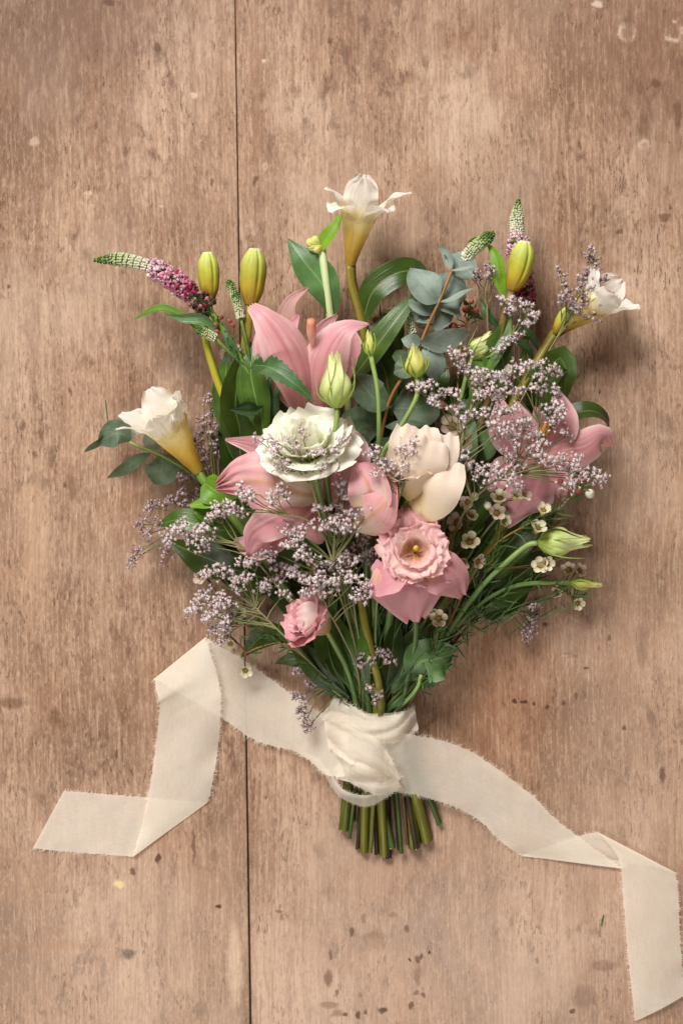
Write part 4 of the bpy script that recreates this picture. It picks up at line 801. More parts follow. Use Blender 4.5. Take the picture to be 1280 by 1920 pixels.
petal(t, [(768, 938, 190), (790, 952, 214), (815, 948, 212), (842, 925, 190)], 30, 'peach', cup=-.6, roll=-14, ruffle=.08, rfreq=1.3, shape=(.3, .8, 1, 1, .9, .6))
stem(t, [(768, 930, 178), (757, 970, 160), (745, 1060, 120), (725, 1200, 80)], 7, 'lstem', sx=714, sz=52)
t = thing('lisianthus', 'fully open blush pink bloom with ruffled centre, low right of middle', 'flower', P(775, 1050, 0), G_R)
petal(t, [(772, 1050, 190), (768, 1090, 214), (772, 1125, 206), (778, 1165, 176)], 70, 'lis_out', cup=(-.1, -.3, -.5), ruffle=.07, rfreq=1.1, shape=(.5, .85, 1.0, 1.0, .84, .6, .26), nv=24, notch=.015)
petal(t, [(790, 1050, 190), (825, 1070, 214), (850, 1090, 206), (866, 1118, 176)], 42, 'lis_out', cup=(-.2, -.5), roll=10, ruffle=.08, rfreq=1.2, shape=(.4, .8, 1, .98, .9, .68, .3), nv=20, notch=.015)
petal(t, [(765, 1050, 188), (735, 1075, 212), (710, 1092, 206), (686, 1110, 176)], 36, 'lis_out', cup=.3, roll=-30, ruffle=.15)
petal(t, [(775, 1030, 185), (775, 995, 205), (765, 968, 206), (762, 952, 190)], 44, 'lis_out', cup=.3, ruffle=.16, shape=(.4, .8, 1, 1, 1, .8, .5))
petal(t, [(765, 1030, 185), (742, 1000, 200), (726, 985, 195), (718, 972, 175)], 30, 'lis_out', cup=.3, ruffle=.14)
head(t, (777, 1038, 184), V(-.02, .16, 1), [(5, (80, 72, 66, 76, 90, 104), 0, 96, 50, .3, 8, .35), (5, (82, 62, 44, 52, 80, 102), 0, 98, 48, .4, 12, .95), (5, (84, 56, 26, 26, 62, 96), 0, 94, 44, .5, 14, .2), (4, (86, 52, 14, 8, 34, 78), 0, 88, 42, .7, 16, .75)], 'lis', 37, ruffle=.12, rfreq=1.7, scale=.66)
tube('pistil', MT['pistily'], t, [P(777, 1036, 186), P(778, 1030, 205), P(780, 1026, 214)], [2 * K, 2.2 * K, 4.5 * K, 4 * K], n=8, nu=8)
stem(t, [(778, 1045, 186), (776, 1120, 150), (778, 1200, 110), (760, 1290, 70)], 4.5, 'lstem', end=(824, 1546, 8), sx=752, sz=20, r1=5)
t = thing('lisianthus', 'small rose pink bloom facing left, low on the left side', 'flower', P(600, 1180, 0), G_R)
head(t, (604, 1172, 122), V(-.78, .36, .5), [(5, (50, 44, 50, 62, 76, 90), 0, 92, 48, .5, 0, .5), (4, (50, 38, 36, 44, 60, 80), 0, 88, 44, .6, 4, .1), (4, (48, 30, 20, 26, 44, 66), 0, 82, 34, .8, 6, .8), (3, (40, 20, 6, 8, 20, 40), 0, 74, 26, 1.1, 8, .2)], ('lis_out', 'lis_out', 'lis', 'lis_out'), 41, ruffle=.11, rfreq=1.6, scale=.72)
petal(t, [(616, 1186, 130), (598, 1172, 168), (578, 1160, 180), (556, 1160, 172)], 32, 'lis', cup=-.6, ruffle=.12, shape=(.3, .8, 1, 1, 1, .7))
stem(t, [(606, 1174, 126), (622, 1200, 120), (655, 1270, 90)], 4.5, 'lstem', sx=676, sz=56)

# lisianthus buds
G_K = 'green lisianthus buds'
def bud_thing(label, base, tip, R, path, mat='gbud', seed=0, r=3.6, **k):
    t = thing('lisianthus_bud', label, 'flower bud', P(base[0], base[1], 0), G_K); lis_bud(t, base, tip, R, mat, seed, **k)
    stem(t, [base] + path, r, 'lstem', n=7); return t
bud_thing('plump pale green pointed bud in front of the half open pink lily', (632, 765, 236), (625, 668, 246), 29, [(630, 800, 230), (612, 900, 170), (650, 1100, 90)], 'gbud', 3, r=5)
bud_thing('lime yellow bud with two lobes below the eucalyptus sprig', (782, 708, 196), (774, 650, 204), 20, [(780, 745, 196), (742, 815, 196), (715, 860, 190), (690, 1000, 120), (690, 1150, 80)], 'ygbud', 5, r=5)
bud_thing('tiny slim green bud on a tall stem right of the pink lily', (695, 668, 210), (690, 622, 212), 10, [(706, 720, 208), (710, 780, 204), (708, 850, 190), (690, 1000, 120)], 'ygbud', 7, r=4)
bud_thing('long white green bud pointing right at the right edge', (1008, 1018, 116), (1100, 1014, 112), 26, [(985, 1024, 114), (940, 1062, 108), (890, 1115, 98), (830, 1200, 84), (770, 1290, 64)], 'gbud', 9, r=5)
bud_thing('small narrow green bud pointing right, lowest on the right side', (1068, 1092, 66), (1124, 1097, 62), 10, [(1030, 1092, 68), (960, 1100, 76), (890, 1140, 80), (800, 1240, 70)], 'ygbud', 11, r=4)
bud_thing('pale green bud tucked behind a leaf, right of the eucalyptus', (884, 672, 104), (920, 626, 108), 20, [(870, 720, 96), (840, 850, 80), (780, 1050, 70)], 'gbud', 13, r=4)

# ------------------------------------------------------------------ veronica
G_V = 'veronica spikes'
t = thing('veronica', 'long curved pink and green veronica spike reaching out to the left', 'flower', P(400, 580, 0), G_V)
veronica_spike(t, [(176, 488, 88), (230, 487, 98), (290, 505, 104), (345, 540, 108), (396, 582, 106)], 17, 0, 1.0, seed=2)
stem(t, [(392, 578, 106), (420, 620, 108), (455, 680, 110), (490, 760, 100), (540, 900, 70), (620, 1100, 55)], 6, 'stem', sx=672, sz=44)
veronica_spike(t, [(427, 524, 116), (438, 548, 118), (446, 575, 116)], 9, 0, .36, seed=3, step=4)
veronica_spike(t, [(440, 545, 122), (446, 572, 124), (452, 598, 122)], 10, 0, .36, seed=4, step=4)
veronica_spike(t, [(366, 616, 116), (385, 624, 118), (404, 634, 116)], 11, 0, .3, seed=5, step=4)
tube('stem', MT['stem'], t, [P(446, 575, 116), P(456, 620, 114), P(470, 690, 108)], 3 * K); tube('stem', MT['stem'], t, [P(452, 598, 122), P(462, 640, 116), P(474, 700, 108)], 3 * K)
tube('stem', MT['stem'], t, [P(404, 634, 116), P(430, 660, 114), P(462, 690, 110)], 3.4 * K)
leaf(t, [(474, 684, 150), (508, 690, 214), (550, 718, 232), (592, 754, 226)], 20, 'verleaf', roll=18, fold=.3, serr=.22, nu=28, shape=(.4, .9, 1, .8, .45, .03))
for q, w in (([(505, 780, 100), (500, 740, 112), (515, 690, 108)], 10), ([(490, 780, 100), (470, 760, 112), (440, 765, 104)], 9), ([(520, 790, 104), (515, 750, 116), (528, 715, 110)], 11), ([(500, 760, 110), (470, 772, 118), (430, 768, 106)], 8), ([(455, 690, 112), (430, 640, 118), (420, 610, 112)], 8)):
    leaf(t, q, w, 'verleaf', roll=25, fold=.3, serr=.2)
rs = np.random.RandomState(77); g = Geo()
for k in range(70):
    f = rs.rand(); c = crom([P(350, 545, 112), P(396, 582, 110), P(430, 640, 112), P(452, 680, 112)], 40)[int(f * 40)]; d = unit(rs.normal(0, 1, 3) + np.array((0, .4, .8))); l = rs.uniform(8, 20) * K
    blade_geo(g, [c, c + d * l * .5, c + d * l], 1.6 * K, (.6, 1, .8, .1), nu=4, nv=2)
stuff(g.build('calyx_hairs', MT['verleaf'], t))
for k, (x, y) in enumerate(((402, 605), (412, 590), (405, 618), (428, 598), (434, 606))):
    lily_bud(t, (x + 6, y + 8, 116), (x, y, 120), 3.4, mat='waxbud')
t = thing('veronica', 'short dark green veronica tip above the eucalyptus', 'flower', P(870, 490, 0), G_V)
veronica_spike(t, [(926, 436, 100), (905, 452, 104), (882, 472, 104), (864, 496, 98)], 16, 0, .42, seed=6, step=5)
stem(t, [(866, 494, 98), (850, 540, 92), (820, 680, 80), (760, 1000, 60)], 4, 'stem')
leaf(t, [(905, 452, 100), (890, 450, 104), (876, 454, 96)], 5, 'leafy', roll=20)
t = thing('veronica', 'upright bright pink veronica spike behind the leaning yellow bud', 'flower', P(985, 560, 0), G_V)
veronica_spike(t, [(971, 374, 66), (968, 420, 72), (972, 480, 74), (986, 562, 70)], 17, 0, .8, seed=7, warp=.62)
stem(t, [(985, 556, 70), (985, 640, 72), (960, 740, 70), (860, 960, 60)], 5, 'stem')
for q in ([(955, 640, 80), (985, 650, 84), (1000, 680, 60)], [(960, 620, 80), (990, 625, 84), (1010, 660, 60)], [(905, 600, 84), (880, 580, 90), (868, 560, 80)], [(940, 620, 84), (915, 590, 92), (900, 560, 84)]):
    leaf(t, q, 8, 'verleaf', roll=25, fold=.3)
t = thing('veronica', 'tiny drooping dark veronica tip beside the long upright leaf', 'flower', P(770, 600, 0), G_V)
veronica_spike(t, [(762, 575, 118), (766, 600, 120), (774, 628, 118)], 10, .05, .34, seed=9, step=4)
stem(t, [(774, 626, 118), (785, 670, 110), (790, 760, 90), (750, 950, 70)], 2.6, 'stem')

# ------------------------------------------------------------------ eucalyptus
G_E = 'eucalyptus sprigs'
RND = (.1, .72, .98, 1.0, .86, .55, .05)
t = thing('eucalyptus_sprig', 'grey green eucalyptus sprig with round leaves at the top right', 'foliage', P(785, 650, 0), G_E)
stem(t, [(848, 504, 132), (825, 560, 140), (800, 615, 142), (782, 665, 140), (760, 760, 120), (720, 900, 90)], 3.0, 'red')
for q, w, k in (([(846, 508, 130), (842, 490, 128), (832, 470, 118), (820, 462, 108)], 12, dict(roll=50)), ([(846, 512, 126), (858, 500, 118), (862, 485, 112), (860, 472, 104)], 34, dict(roll=-10)), ([(840, 522, 124), (850, 528, 116), (858, 530, 112), (868, 532, 104)], 26, dict(roll=0)),
                ([(846, 507, 138), (865, 505, 146), (890, 498, 140)], 7, dict(roll=60)), ([(822, 566, 142), (806, 548, 150), (788, 525, 146), (770, 502, 128)], 32, dict(roll=-20)), ([(822, 566, 140), (845, 562, 150), (870, 548, 152), (886, 540, 146)], 9, dict(roll=55)),
                ([(815, 575, 132), (835, 560, 126), (858, 555, 120), (872, 560, 108)], 46, dict(roll=5)), ([(818, 580, 130), (835, 595, 122), (845, 605, 116)], 34, dict(roll=15)), ([(812, 590, 136), (800, 575, 136), (788, 565, 128), (778, 556, 112)], 30, dict(roll=-30)),
                ([(790, 640, 146), (770, 640, 152), (752, 636, 148)], 14, dict(roll=10)), ([(788, 645, 144), (820, 640, 158), (855, 632, 158), (880, 625, 146)], 24, dict(roll=-35)), ([(785, 652, 138), (805, 670, 142), (815, 690, 134), (818, 715, 116)], 24, dict(roll=12)),
                ([(805, 605, 140), (790, 590, 134), (775, 600, 126)], 22, dict(roll=-20))):
    leaf(t, q, w, 'euc', RND, cup=.25, wav=.05, **k)
t = thing('eucalyptus_sprig', 'eucalyptus sprig with wide dark leaves deep under the green buds', 'foliage', P(745, 780, 0), G_E)
stem(t, [(756, 705, 150), (735, 740, 146), (722, 780, 138), (712, 850, 120), (705, 1000, 90)], 3.2, 'red')
for q, w, m, k in (([(735, 760, 140), (700, 745, 146), (680, 720, 138), (664, 698, 120)], 32, 'eucd', dict(roll=-20)), ([(735, 765, 130), (765, 765, 130), (795, 760, 126), (815, 745, 110)], 44, 'eucd', dict(roll=15)), ([(738, 700, 150), (762, 690, 158), (748, 672, 150), (735, 668, 140)], 24, 'eucd', dict(roll=30)),
                   ([(722, 800, 150), (760, 798, 158), (800, 795, 148)], 12, 'eucd', dict(roll=30)), ([(700, 830, 140), (720, 850, 140), (690, 870, 120)], 32, 'eucd', dict()), ([(650, 830, 110), (680, 800, 120), (715, 800, 115)], 40, 'eucd', dict())):
    leaf(t, q, w, m, RND, cup=.3, **k)
t = thing('eucalyptus_sprig', 'small eucalyptus sprig with oval leaves poking out at far left', 'foliage', P(300, 850, 0), G_E)
stem(t, [(222, 818, 50), (262, 838, 58), (300, 852, 62), (360, 890, 66), (440, 970, 66), (560, 1120, 55)], 2.8, 'lstem')
for q, w, k in (([(246, 824, 56), (225, 812, 64), (205, 818, 60), (184, 832, 48)], 26, dict(roll=-12, mat='eucd')), ([(205, 812, 50), (188, 828, 52), (172, 838, 46), (158, 848, 36)], 8, dict(roll=45, mat='eucd')), ([(282, 850, 60), (258, 862, 68), (232, 880, 62), (202, 896, 44)], 13, dict(roll=28, mat='eucd')),
                ([(300, 852, 58), (305, 872, 56), (298, 892, 48), (290, 908, 36)], 32, dict(roll=8, mat='eucd')), ([(292, 848, 54), (288, 832, 52), (294, 818, 46), (300, 800, 36)], 22, dict(roll=-15, mat='euc')), ([(250, 815, 44), (262, 798, 46), (262, 786, 42)], 16, dict(roll=30, mat='euc'))):
    m = k.pop('mat'); leaf(t, q, w, m, RND, cup=.25, **k)
tube('tendril', MT['lstem'], t, [P(206, 812, 50), P(202, 785, 58), P(198, 750, 60)], [1.4 * K, 1.2 * K, .8 * K], n=5)
t = thing('foliage_leaf', 'crumpled broad green leaf low at the right above the ribbon', 'foliage', P(770, 1280, 0))
stem(t, [(790, 1265, 90), (775, 1300, 80)], 4, 'lstem')
leaf(t, [(772, 1262, 92), (790, 1240, 104), (815, 1236, 104), (850, 1226, 84)], 40, 'lisleaf', roll=-10, wav=.3, ruffle=.16, cup=.3, nu=20, nv=14, shape=(.35, .8, 1, .95, .75, .3))
leaf(t, [(765, 1255, 80), (790, 1262, 76), (810, 1272, 66), (812, 1288, 50)], 26, 'lisleaf', roll=15, ruffle=.1, wav=.2, nv=12)

# ------------------------------------------------------------------ statice
statice('dry grey statice spray in front of the upper right freesia', [(1075, 575, 96), (1045, 630, 92), (1010, 690, 88), (950, 800, 80), (850, 1000, 64)],
        [(1105, 466, 1113, 492), (1108, 505, 1118, 518), (1095, 508, 1100, 520), (1048, 514, 1056, 526), (1062, 538, 1070, 548), (1062, 560, 1070, 572), (1085, 522, 1092, 548), (1108, 530, 1132, 530), (1112, 552, 1130, 556), (1072, 578, 1098, 568), (1085, 588, 1114, 590), (1050, 560, 1054, 566)], 112, 1, 'statice_d', size=8)
statice('small grey statice tuft between eucalyptus and the leaning yellow bud', [(912, 545, 104), (914, 620, 98), (918, 700, 88), (860, 900, 70)],
        [(878, 512, 895, 516), (900, 520, 912, 526), (915, 506, 922, 515), (920, 532, 930, 528)], 112, 2, 'statice_d', size=7.6)
statice('statice tuft on the stem of the leaning yellow bud', [(962, 610, 118), (955, 650, 112), (940, 700, 100), (870, 900, 70)],
        [(945, 568, 962, 562), (952, 580, 965, 585), (975, 568, 990, 575), (985, 585, 998, 598), (978, 612, 990, 610), (930, 652, 950, 646), (950, 643, 972, 634)], 128, 3, size=8)
statice('densest pale lilac statice spray, right of centre above the peach bloom', [(905, 690, 176), (880, 770, 182), (856, 860, 184), (835, 960, 160), (790, 1140, 90)],
        [(838, 660, 852, 672, 8), (852, 672, 868, 684), (862, 690, 885, 690, 14), (885, 695, 905, 700, 14), (880, 712, 905, 720), (905, 706, 930, 712), (868, 660, 882, 672), (770, 735, 800, 736, 12), (795, 725, 815, 728), (805, 742, 834, 745, 12), (810, 752, 825, 756), (838, 745, 850, 752), (845, 765, 870, 770), (865, 780, 882, 785),
         (890, 740, 905, 750), (905, 735, 925, 730), (920, 748, 945, 742), (925, 760, 962, 768, 14), (900, 775, 918, 785), (918, 790, 945, 790, 14), (935, 800, 958, 806, 14), (925, 815, 945, 822), (955, 770, 968, 760), (950, 735, 972, 728), (940, 700, 955, 722)], 206, 4, dens=.85)
statice('pale statice spray with long comb-like spikes across the right lily', [(985, 880, 180), (930, 900, 176), (870, 960, 160), (830, 1060, 130), (790, 1180, 80)],
        [(826, 836, 850, 850, 10), (850, 850, 880, 872, 12), (876, 870, 900, 890, 14), (896, 888, 922, 912, 14), (905, 872, 935, 880, 14), (930, 880, 955, 895, 16), (950, 895, 978, 914, 14), (940, 850, 962, 862), (955, 865, 976, 884), (985, 845, 1010, 855, 14), (1005, 860, 1030, 866, 14), (1028, 868, 1050, 870, 14), (1045, 868, 1075, 876, 14), (1070, 880, 1098, 886, 14),
         (1090, 884, 1118, 894, 12), (1118, 892, 1130, 898, 8), (1062, 892, 1080, 900), (1055, 912, 1068, 906), (962, 806, 985, 815, 14), (985, 820, 1010, 822, 14), (960, 826, 975, 835), (1000, 830, 1015, 842), (975, 790, 995, 800), (1072, 862, 1082, 858)], 196, 5, dens=.85)
statice('upright statice spray at right beside the folded leaf', [(1010, 760, 150), (1005, 830, 150), (990, 900, 140), (900, 1010, 100), (820, 1150, 70)],
        [(975, 690, 1012, 686, 10), (1020, 702, 1048, 698, 9), (1004, 708, 1012, 720), (1000, 725, 1022, 732), (1030, 738, 1042, 750, 14), (1018, 755, 1040, 765, 14), (1040, 765, 1058, 775, 12), (1030, 782, 1052, 788), (1026, 800, 1036, 806), (1050, 810, 1060, 822), (955, 688, 975, 700), (935, 706, 948, 712)], 168, 6)
statice('statice sprays lying over the cream white bloom', [(575, 885, 262), (590, 930, 240), (610, 1010, 200), (650, 1140, 120)],
        [(482, 834, 504, 828, 9), (508, 842, 518, 836), (515, 820, 528, 826), (520, 846, 528, 852), (545, 820, 556, 835), (564, 806, 570, 818, 8), (540, 880, 562, 866), (520, 874, 545, 882), (555, 850, 566, 846), (584, 852, 608, 856, 8), (612, 846, 632, 842, 8), (632, 834, 655, 826, 8), (600, 878, 612, 868), (618, 872, 632, 876)], 272, 7, size=7.4, dens=.62)
statice('fine statice spray leaning over the peach bloom', [(752, 915, 236), (742, 960, 220), (728, 1020, 180), (705, 1150, 110)],
        [(694, 852, 712, 846), (705, 862, 725, 866), (722, 876, 738, 872), (740, 850, 752, 846), (756, 862, 765, 858), (745, 838, 756, 832), (762, 828, 780, 822), (735, 892, 752, 888), (702, 896, 718, 886), (755, 880, 765, 874), (770, 842, 778, 838)], 248, 8, size=7.4, dens=.9)
statice('white lilac statice tufts over the ruffled pink lily petal', [(520, 965, 226), (575, 975, 216), (625, 1030, 180), (660, 1150, 110)],
        [(448, 915, 462, 925, 12), (465, 915, 480, 920, 12), (450, 935, 472, 938, 14), (425, 950, 445, 955, 12), (448, 955, 462, 962, 10), (505, 928, 520, 918, 12), (520, 918, 540, 928, 12), (508, 940, 514, 938, 8)], 236, 9)
statice('brightest statice clump in the middle of the bouquet', [(620, 1040, 196), (635, 1110, 160), (665, 1210, 100)],
        [(585, 980, 612, 985, 16), (610, 970, 640, 975, 18), (632, 958, 660, 962, 18), (655, 975, 682, 960, 14), (640, 990, 660, 998, 14), (610, 995, 640, 992, 16), (532, 990, 550, 985, 14), (548, 1000, 572, 995, 14), (555, 1010, 565, 1015), (535, 1032, 556, 1026, 14), (552, 1040, 578, 1032, 18), (572, 1050, 592, 1046, 14), (640, 925, 660, 915, 12), (650, 940, 668, 930, 10), (690, 942, 705, 948, 12), (702, 936, 715, 944, 10), (628, 905, 650, 912, 12), (590, 960, 605, 955)], 222, 10, dens=.85)
statice('statice clump just above the small rose pink bloom', [(605, 1130, 176), (640, 1190, 130), (672, 1270, 90)],
        [(552, 1082, 575, 1090, 16), (572, 1075, 600, 1080, 18), (595, 1090, 625, 1085, 18), (570, 1102, 600, 1108, 16), (600, 1104, 632, 1098, 16), (612, 1066, 640, 1062, 12), (630, 1045, 650, 1038, 12), (600, 1060, 612, 1052), (640, 1075, 660, 1080, 10), (650, 1055, 672, 1050), (660, 1075, 684, 1090), (680, 1105, 712, 1120, 10), (665, 1112, 680, 1125, 10)], 196, 11)
statice('faint brownish statice in the shadow left of the open blush bloom', [(655, 1080, 130), (665, 1150, 110), (680, 1260, 80)],
        [(640, 1010, 660, 1000), (665, 1025, 690, 1015), (640, 1040, 665, 1045), (675, 1050, 700, 1055), (690, 1030, 705, 1040), (620, 1020, 632, 1030), (520, 1060, 540, 1070), (500, 1030, 515, 1040), (560, 1062, 545, 1075)], 150, 12, 'statice_d')
statice('lilac statice in front of the dark left leaves', [(440, 1012, 130), (480, 1050, 120), (560, 1150, 90)],
        [(308, 1014, 322, 1006, 10), (326, 1000, 344, 996, 12), (342, 980, 348, 985, 8), (345, 1010, 370, 1004, 16), (365, 995, 390, 988, 14), (372, 1018, 392, 1026, 14), (388, 1000, 402, 995), (396, 978, 418, 962, 12), (405, 950, 415, 958)], 138, 13)
statice('dull statice spray fanned out on the table at far left', [(400, 930, 60), (440, 990, 64), (520, 1100, 60)],
        [(388, 755, 398, 745, 8), (392, 775, 402, 770), (378, 800, 392, 796), (400, 808, 408, 815), (365, 826, 380, 815), (372, 840, 382, 850), (378, 862, 388, 870), (395, 820, 408, 838), (342, 886, 352, 896), (360, 896, 372, 905), (334, 925, 348, 918), (318, 950, 334, 940), (345, 945, 356, 952), (286, 960, 302, 945), (262, 985, 276, 978), (268, 1000, 280, 1010), (245, 1052, 258, 1044), (258, 1036, 270, 1026), (308, 1048, 320, 1036), (318, 1026, 330, 1018), (290, 975, 300, 985), (372, 925, 384, 930), (398, 846, 404, 856)], 52, 14, 'statice_d', size=8)
statice('big pale statice fan at lower left above the ribbon', [(470, 1130, 112), (520, 1180, 104), (580, 1240, 84)],
        [(354, 1152, 372, 1146, 12), (368, 1132, 385, 1126, 12), (378, 1118, 396, 1114, 10), (392, 1128, 412, 1124, 16), (410, 1122, 434, 1130, 16), (384, 1158, 402, 1152, 12), (402, 1146, 420, 1138, 14), (396, 1178, 412, 1170, 12), (410, 1180, 428, 1170, 14), (412, 1196, 432, 1188, 14), (420, 1160, 430, 1154, 10), (436, 1160, 448, 1152, 10), (384, 1088, 396, 1082, 12), (396, 1072, 412, 1070, 12), (418, 1082, 430, 1072, 10),
         (438, 1104, 455, 1112, 14), (436, 1092, 446, 1096, 8), (450, 1060, 465, 1055, 10), (465, 1062, 492, 1052, 14), (446, 1086, 472, 1084, 10), (478, 1108, 494, 1114, 14), (495, 1100, 510, 1096, 8), (518, 1092, 530, 1088, 10), (528, 1108, 536, 1116, 6)], 124, 15)
statice('drooping lilac statice beneath the small rose pink bloom', [(610, 1285, 64), (650, 1315, 60)],
        [(562, 1232, 574, 1224, 10), (566, 1246, 584, 1238, 12), (560, 1262, 570, 1256, 8), (578, 1280, 588, 1275, 8), (556, 1306, 568, 1300, 8), (560, 1326, 572, 1320, 8), (566, 1345, 576, 1352, 8), (578, 1356, 586, 1362, 6)], 60, 16, 'statice_d')
statice('pinkish statice tuft on the stems right above the tie', [(705, 1260, 92), (703, 1300, 80)],
        [(676, 1236, 696, 1230, 12), (698, 1228, 720, 1226, 16), (718, 1234, 736, 1238, 8), (672, 1250, 684, 1246, 6), (688, 1290, 700, 1295, 5), (706, 1312, 714, 1306, 5)], 106, 17, 'statice_d', size=7.6)
statice('dark fan of statice hanging low at the right, nearly on the table', [(958, 1132, 40), (900, 1150, 46), (840, 1200, 54), (770, 1290, 52)],
        [(984, 1132, 996, 1128, 6), (994, 1138, 1006, 1134, 8), (990, 1150, 1004, 1154, 10), (988, 1166, 1000, 1168, 10), (984, 1182, 996, 1186, 8), (980, 1194, 988, 1196, 4)], 36, 18, 'statice_d')

# ------------------------------------------------------------------ waxflower
waxflower('waxflower sprig with many cream blossoms right of the open blush bloom', [[(1018, 965, 130), (985, 985, 128), (930, 1020, 118), (880, 1090, 100), (820, 1210, 80)], [(935, 925, 130), (938, 980, 124), (925, 1040, 112), (890, 1110, 96)], [(880, 935, 140), (875, 1000, 128), (868, 1060, 110), (860, 1140, 90)], [(1085, 915, 120), (1050, 945, 122), (1000, 990, 118)]],
          [(876, 942, 146, 15, -.5, -.2, 1), (936, 934, 150, 17, -.1, .7), (966, 930, 148, 13, .5, .8), (982, 928, 148, 14, .8, .6), (1018, 957, 150, 15, .2, .8), (1008, 990, 146, 16, .2, .7), (880, 1016, 150, 19, .1, .4), (868, 1054, 128, 15, -.5, -.6, 1), (895, 1052, 126, 15, .6, -.3, 1), (1012, 1060, 106, 16, -.2, .2), (1024, 1056, 108, 15, .5, .1), (856, 980, 140, 18, -.7, .3, 1), (883, 968, 134, 13, .3, .7), (930, 962, 138, 17, .2, .2, 1), (822, 968, 150, 15, -.3, .2, 1), (812, 990, 148, 13, .2, .3), (945, 975, 130, 12, .3, -.2)],
          [(1066, 916, 132, 6, 1), (1084, 920, 132, 7, 1), (1106, 925, 126, 9, 0), (890, 930, 148, 8, 0), (914, 946, 146, 7, 0), (1050, 902, 132, 6, 1), (1088, 900, 128, 7, 1)], needles=150, seed=3, mat='red')
waxflower('low waxflower sprig ending in two round cream blossoms at lower right', [[(1075, 1120, 40), (1040, 1100, 52), (985, 1095, 62), (910, 1140, 70), (830, 1230, 64), (770, 1300, 54)]],
          [(1042, 1110, 46, 13, .1, .2), (1082, 1131, 40, 14, .4, -.1), (1066, 1068, 62, 15, -.4, .3, 1), (1086, 1070, 60, 14, .5, .3, 1), (1090, 1098, 52, 9, .5, -.3)], (), needles=120, seed=5)
waxflower('single waxflower stem right beneath the open blush bloom', [[(820, 1165, 120), (818, 1200, 112), (790, 1280, 80)]], [(812, 1152, 134, 11, -.4, .3), (822, 1160, 136, 17, .1, .1)], (), needles=60, seed=7)
waxflower('yellowish waxflower sprig hanging over the left ribbon fold', [[(460, 1225, 66), (490, 1212, 76), (530, 1206, 84), (580, 1240, 80), (640, 1300, 60)], [(440, 1170, 84), (490, 1180, 88), (530, 1206, 84)]],
          [(432, 1206, 80, 14, -.2, -.4), (425, 1193, 80, 13, -.6, .1), (460, 1257, 56, 14, 0, -.3), (378, 1082, 84, 16, -.5, .1, 1), (374, 1062, 82, 12, -.4, .4, 1), (448, 1150, 92, 13, .6, .2), (378, 1126, 96, 11, -.3, .2)], (), needles=60, seed=9, mat='red')
waxflower('red budded waxflower sprig between eucalyptus and leaves at the top right', [[(880, 580, 110), (872, 620, 108), (860, 680, 100), (850, 800, 84), (800, 1000, 70)]], [(848, 800, 158, 24, -.2, .3, 1), (865, 828, 150, 20, .4, -.1, 1), (838, 838, 150, 14, -.2, .4, 1)],
          [(884, 564, 116, 5, 1), (874, 577, 118, 7, 1), (892, 582, 116, 6, 1), (850, 612, 106, 9, 1), (842, 620, 106, 8, 1), (830, 760, 140, 8, 1), (828, 690, 120, 8, 1), (958, 672, 104, 6, 0), (952, 690, 108, 10, 0), (790, 600, 112, 14, 0)], needles=60, seed=11, mat='red')
waxflower('cream waxflower glimpsed behind the base of the arching leaf', [[(715, 600, 70), (700, 680, 74), (690, 800, 66), (700, 1000, 50)]], [(705, 600, 72, 18, 0, .4), (722, 592, 70, 14, .4, .3)], (), needles=30, seed=13)
waxflower('pale waxflower sprig peeping out between the two left yellow buds', [[(445, 665, 60), (480, 720, 60), (520, 800, 55), (600, 1000, 50)]], [(425, 665, 64, 14, -.5, .1, 1), (440, 655, 64, 12, .2, .4, 1), (482, 648, 70, 16, .2, .2, 1)], (), needles=30, seed=14)

# ------------------------------------------------------------------ leafy filler deep in the bunch
def filler(label, centre, n, seed, mats=('leafd', 'leaf', 'lisleaf', 'leafd'), spread=(120, 120), z=(14, 70), wl=(20, 38), ll=(80, 150)):
    rs = random.Random(seed); cx, cy = centre; t = thing('leafy_stem', label, 'foliage', P(cx, cy, 0), 'leafy filler stems')
    stem(t, [(cx, cy - spread[1], (z[0] + z[1]) / 2), (cx, cy, (z[0] + z[1]) / 2), (cx * .5 + 350, 1200, 40)], 5, 'stem')
    for k in range(n):
        x, y = cx + rs.uniform(-1, 1) * spread[0], cy + rs.uniform(-1, 1) * spread[1]; l = rs.uniform(*ll); a = math.atan2(1400 - y, 700 - x) + math.pi + rs.uniform(-.5, .5); zz = rs.uniform(*z)
        q = [(x, y, zz), (x + .5 * l * math.cos(a), y + .5 * l * math.sin(a), zz + rs.uniform(2, 16)), (x + l * math.cos(a), y + l * math.sin(a), zz - rs.uniform(0, 12))]
        leaf(t, q, rs.uniform(*wl), mats[k % len(mats)], roll=rs.uniform(-35, 35), fold=.15, nu=10, nv=6, seed=k + seed * 50)
filler('leafy stem deep behind the open lilies, upper middle', (650, 860), 20, 1)
filler('leafy stem deep on the right under the statice', (880, 880), 22, 2, spread=(110, 130))
filler('leafy stem deep on the left under the spread lily', (520, 980), 18, 3, spread=(90, 110))
filler('leafy stem filling the lower middle above the tie', (690, 1150), 20, 4, spread=(110, 100), z=(16, 60), wl=(14, 26), ll=(70, 130))
t = thing('leafy_stem', 'broad dark leaves hugging the stems just above the tie', 'foliage', P(680, 1280, 0), 'leafy filler stems')
stem(t, [(672, 1110, 96), (690, 1200, 98), (712, 1300, 84)], 8, 'olive', sx=712, sz=48)
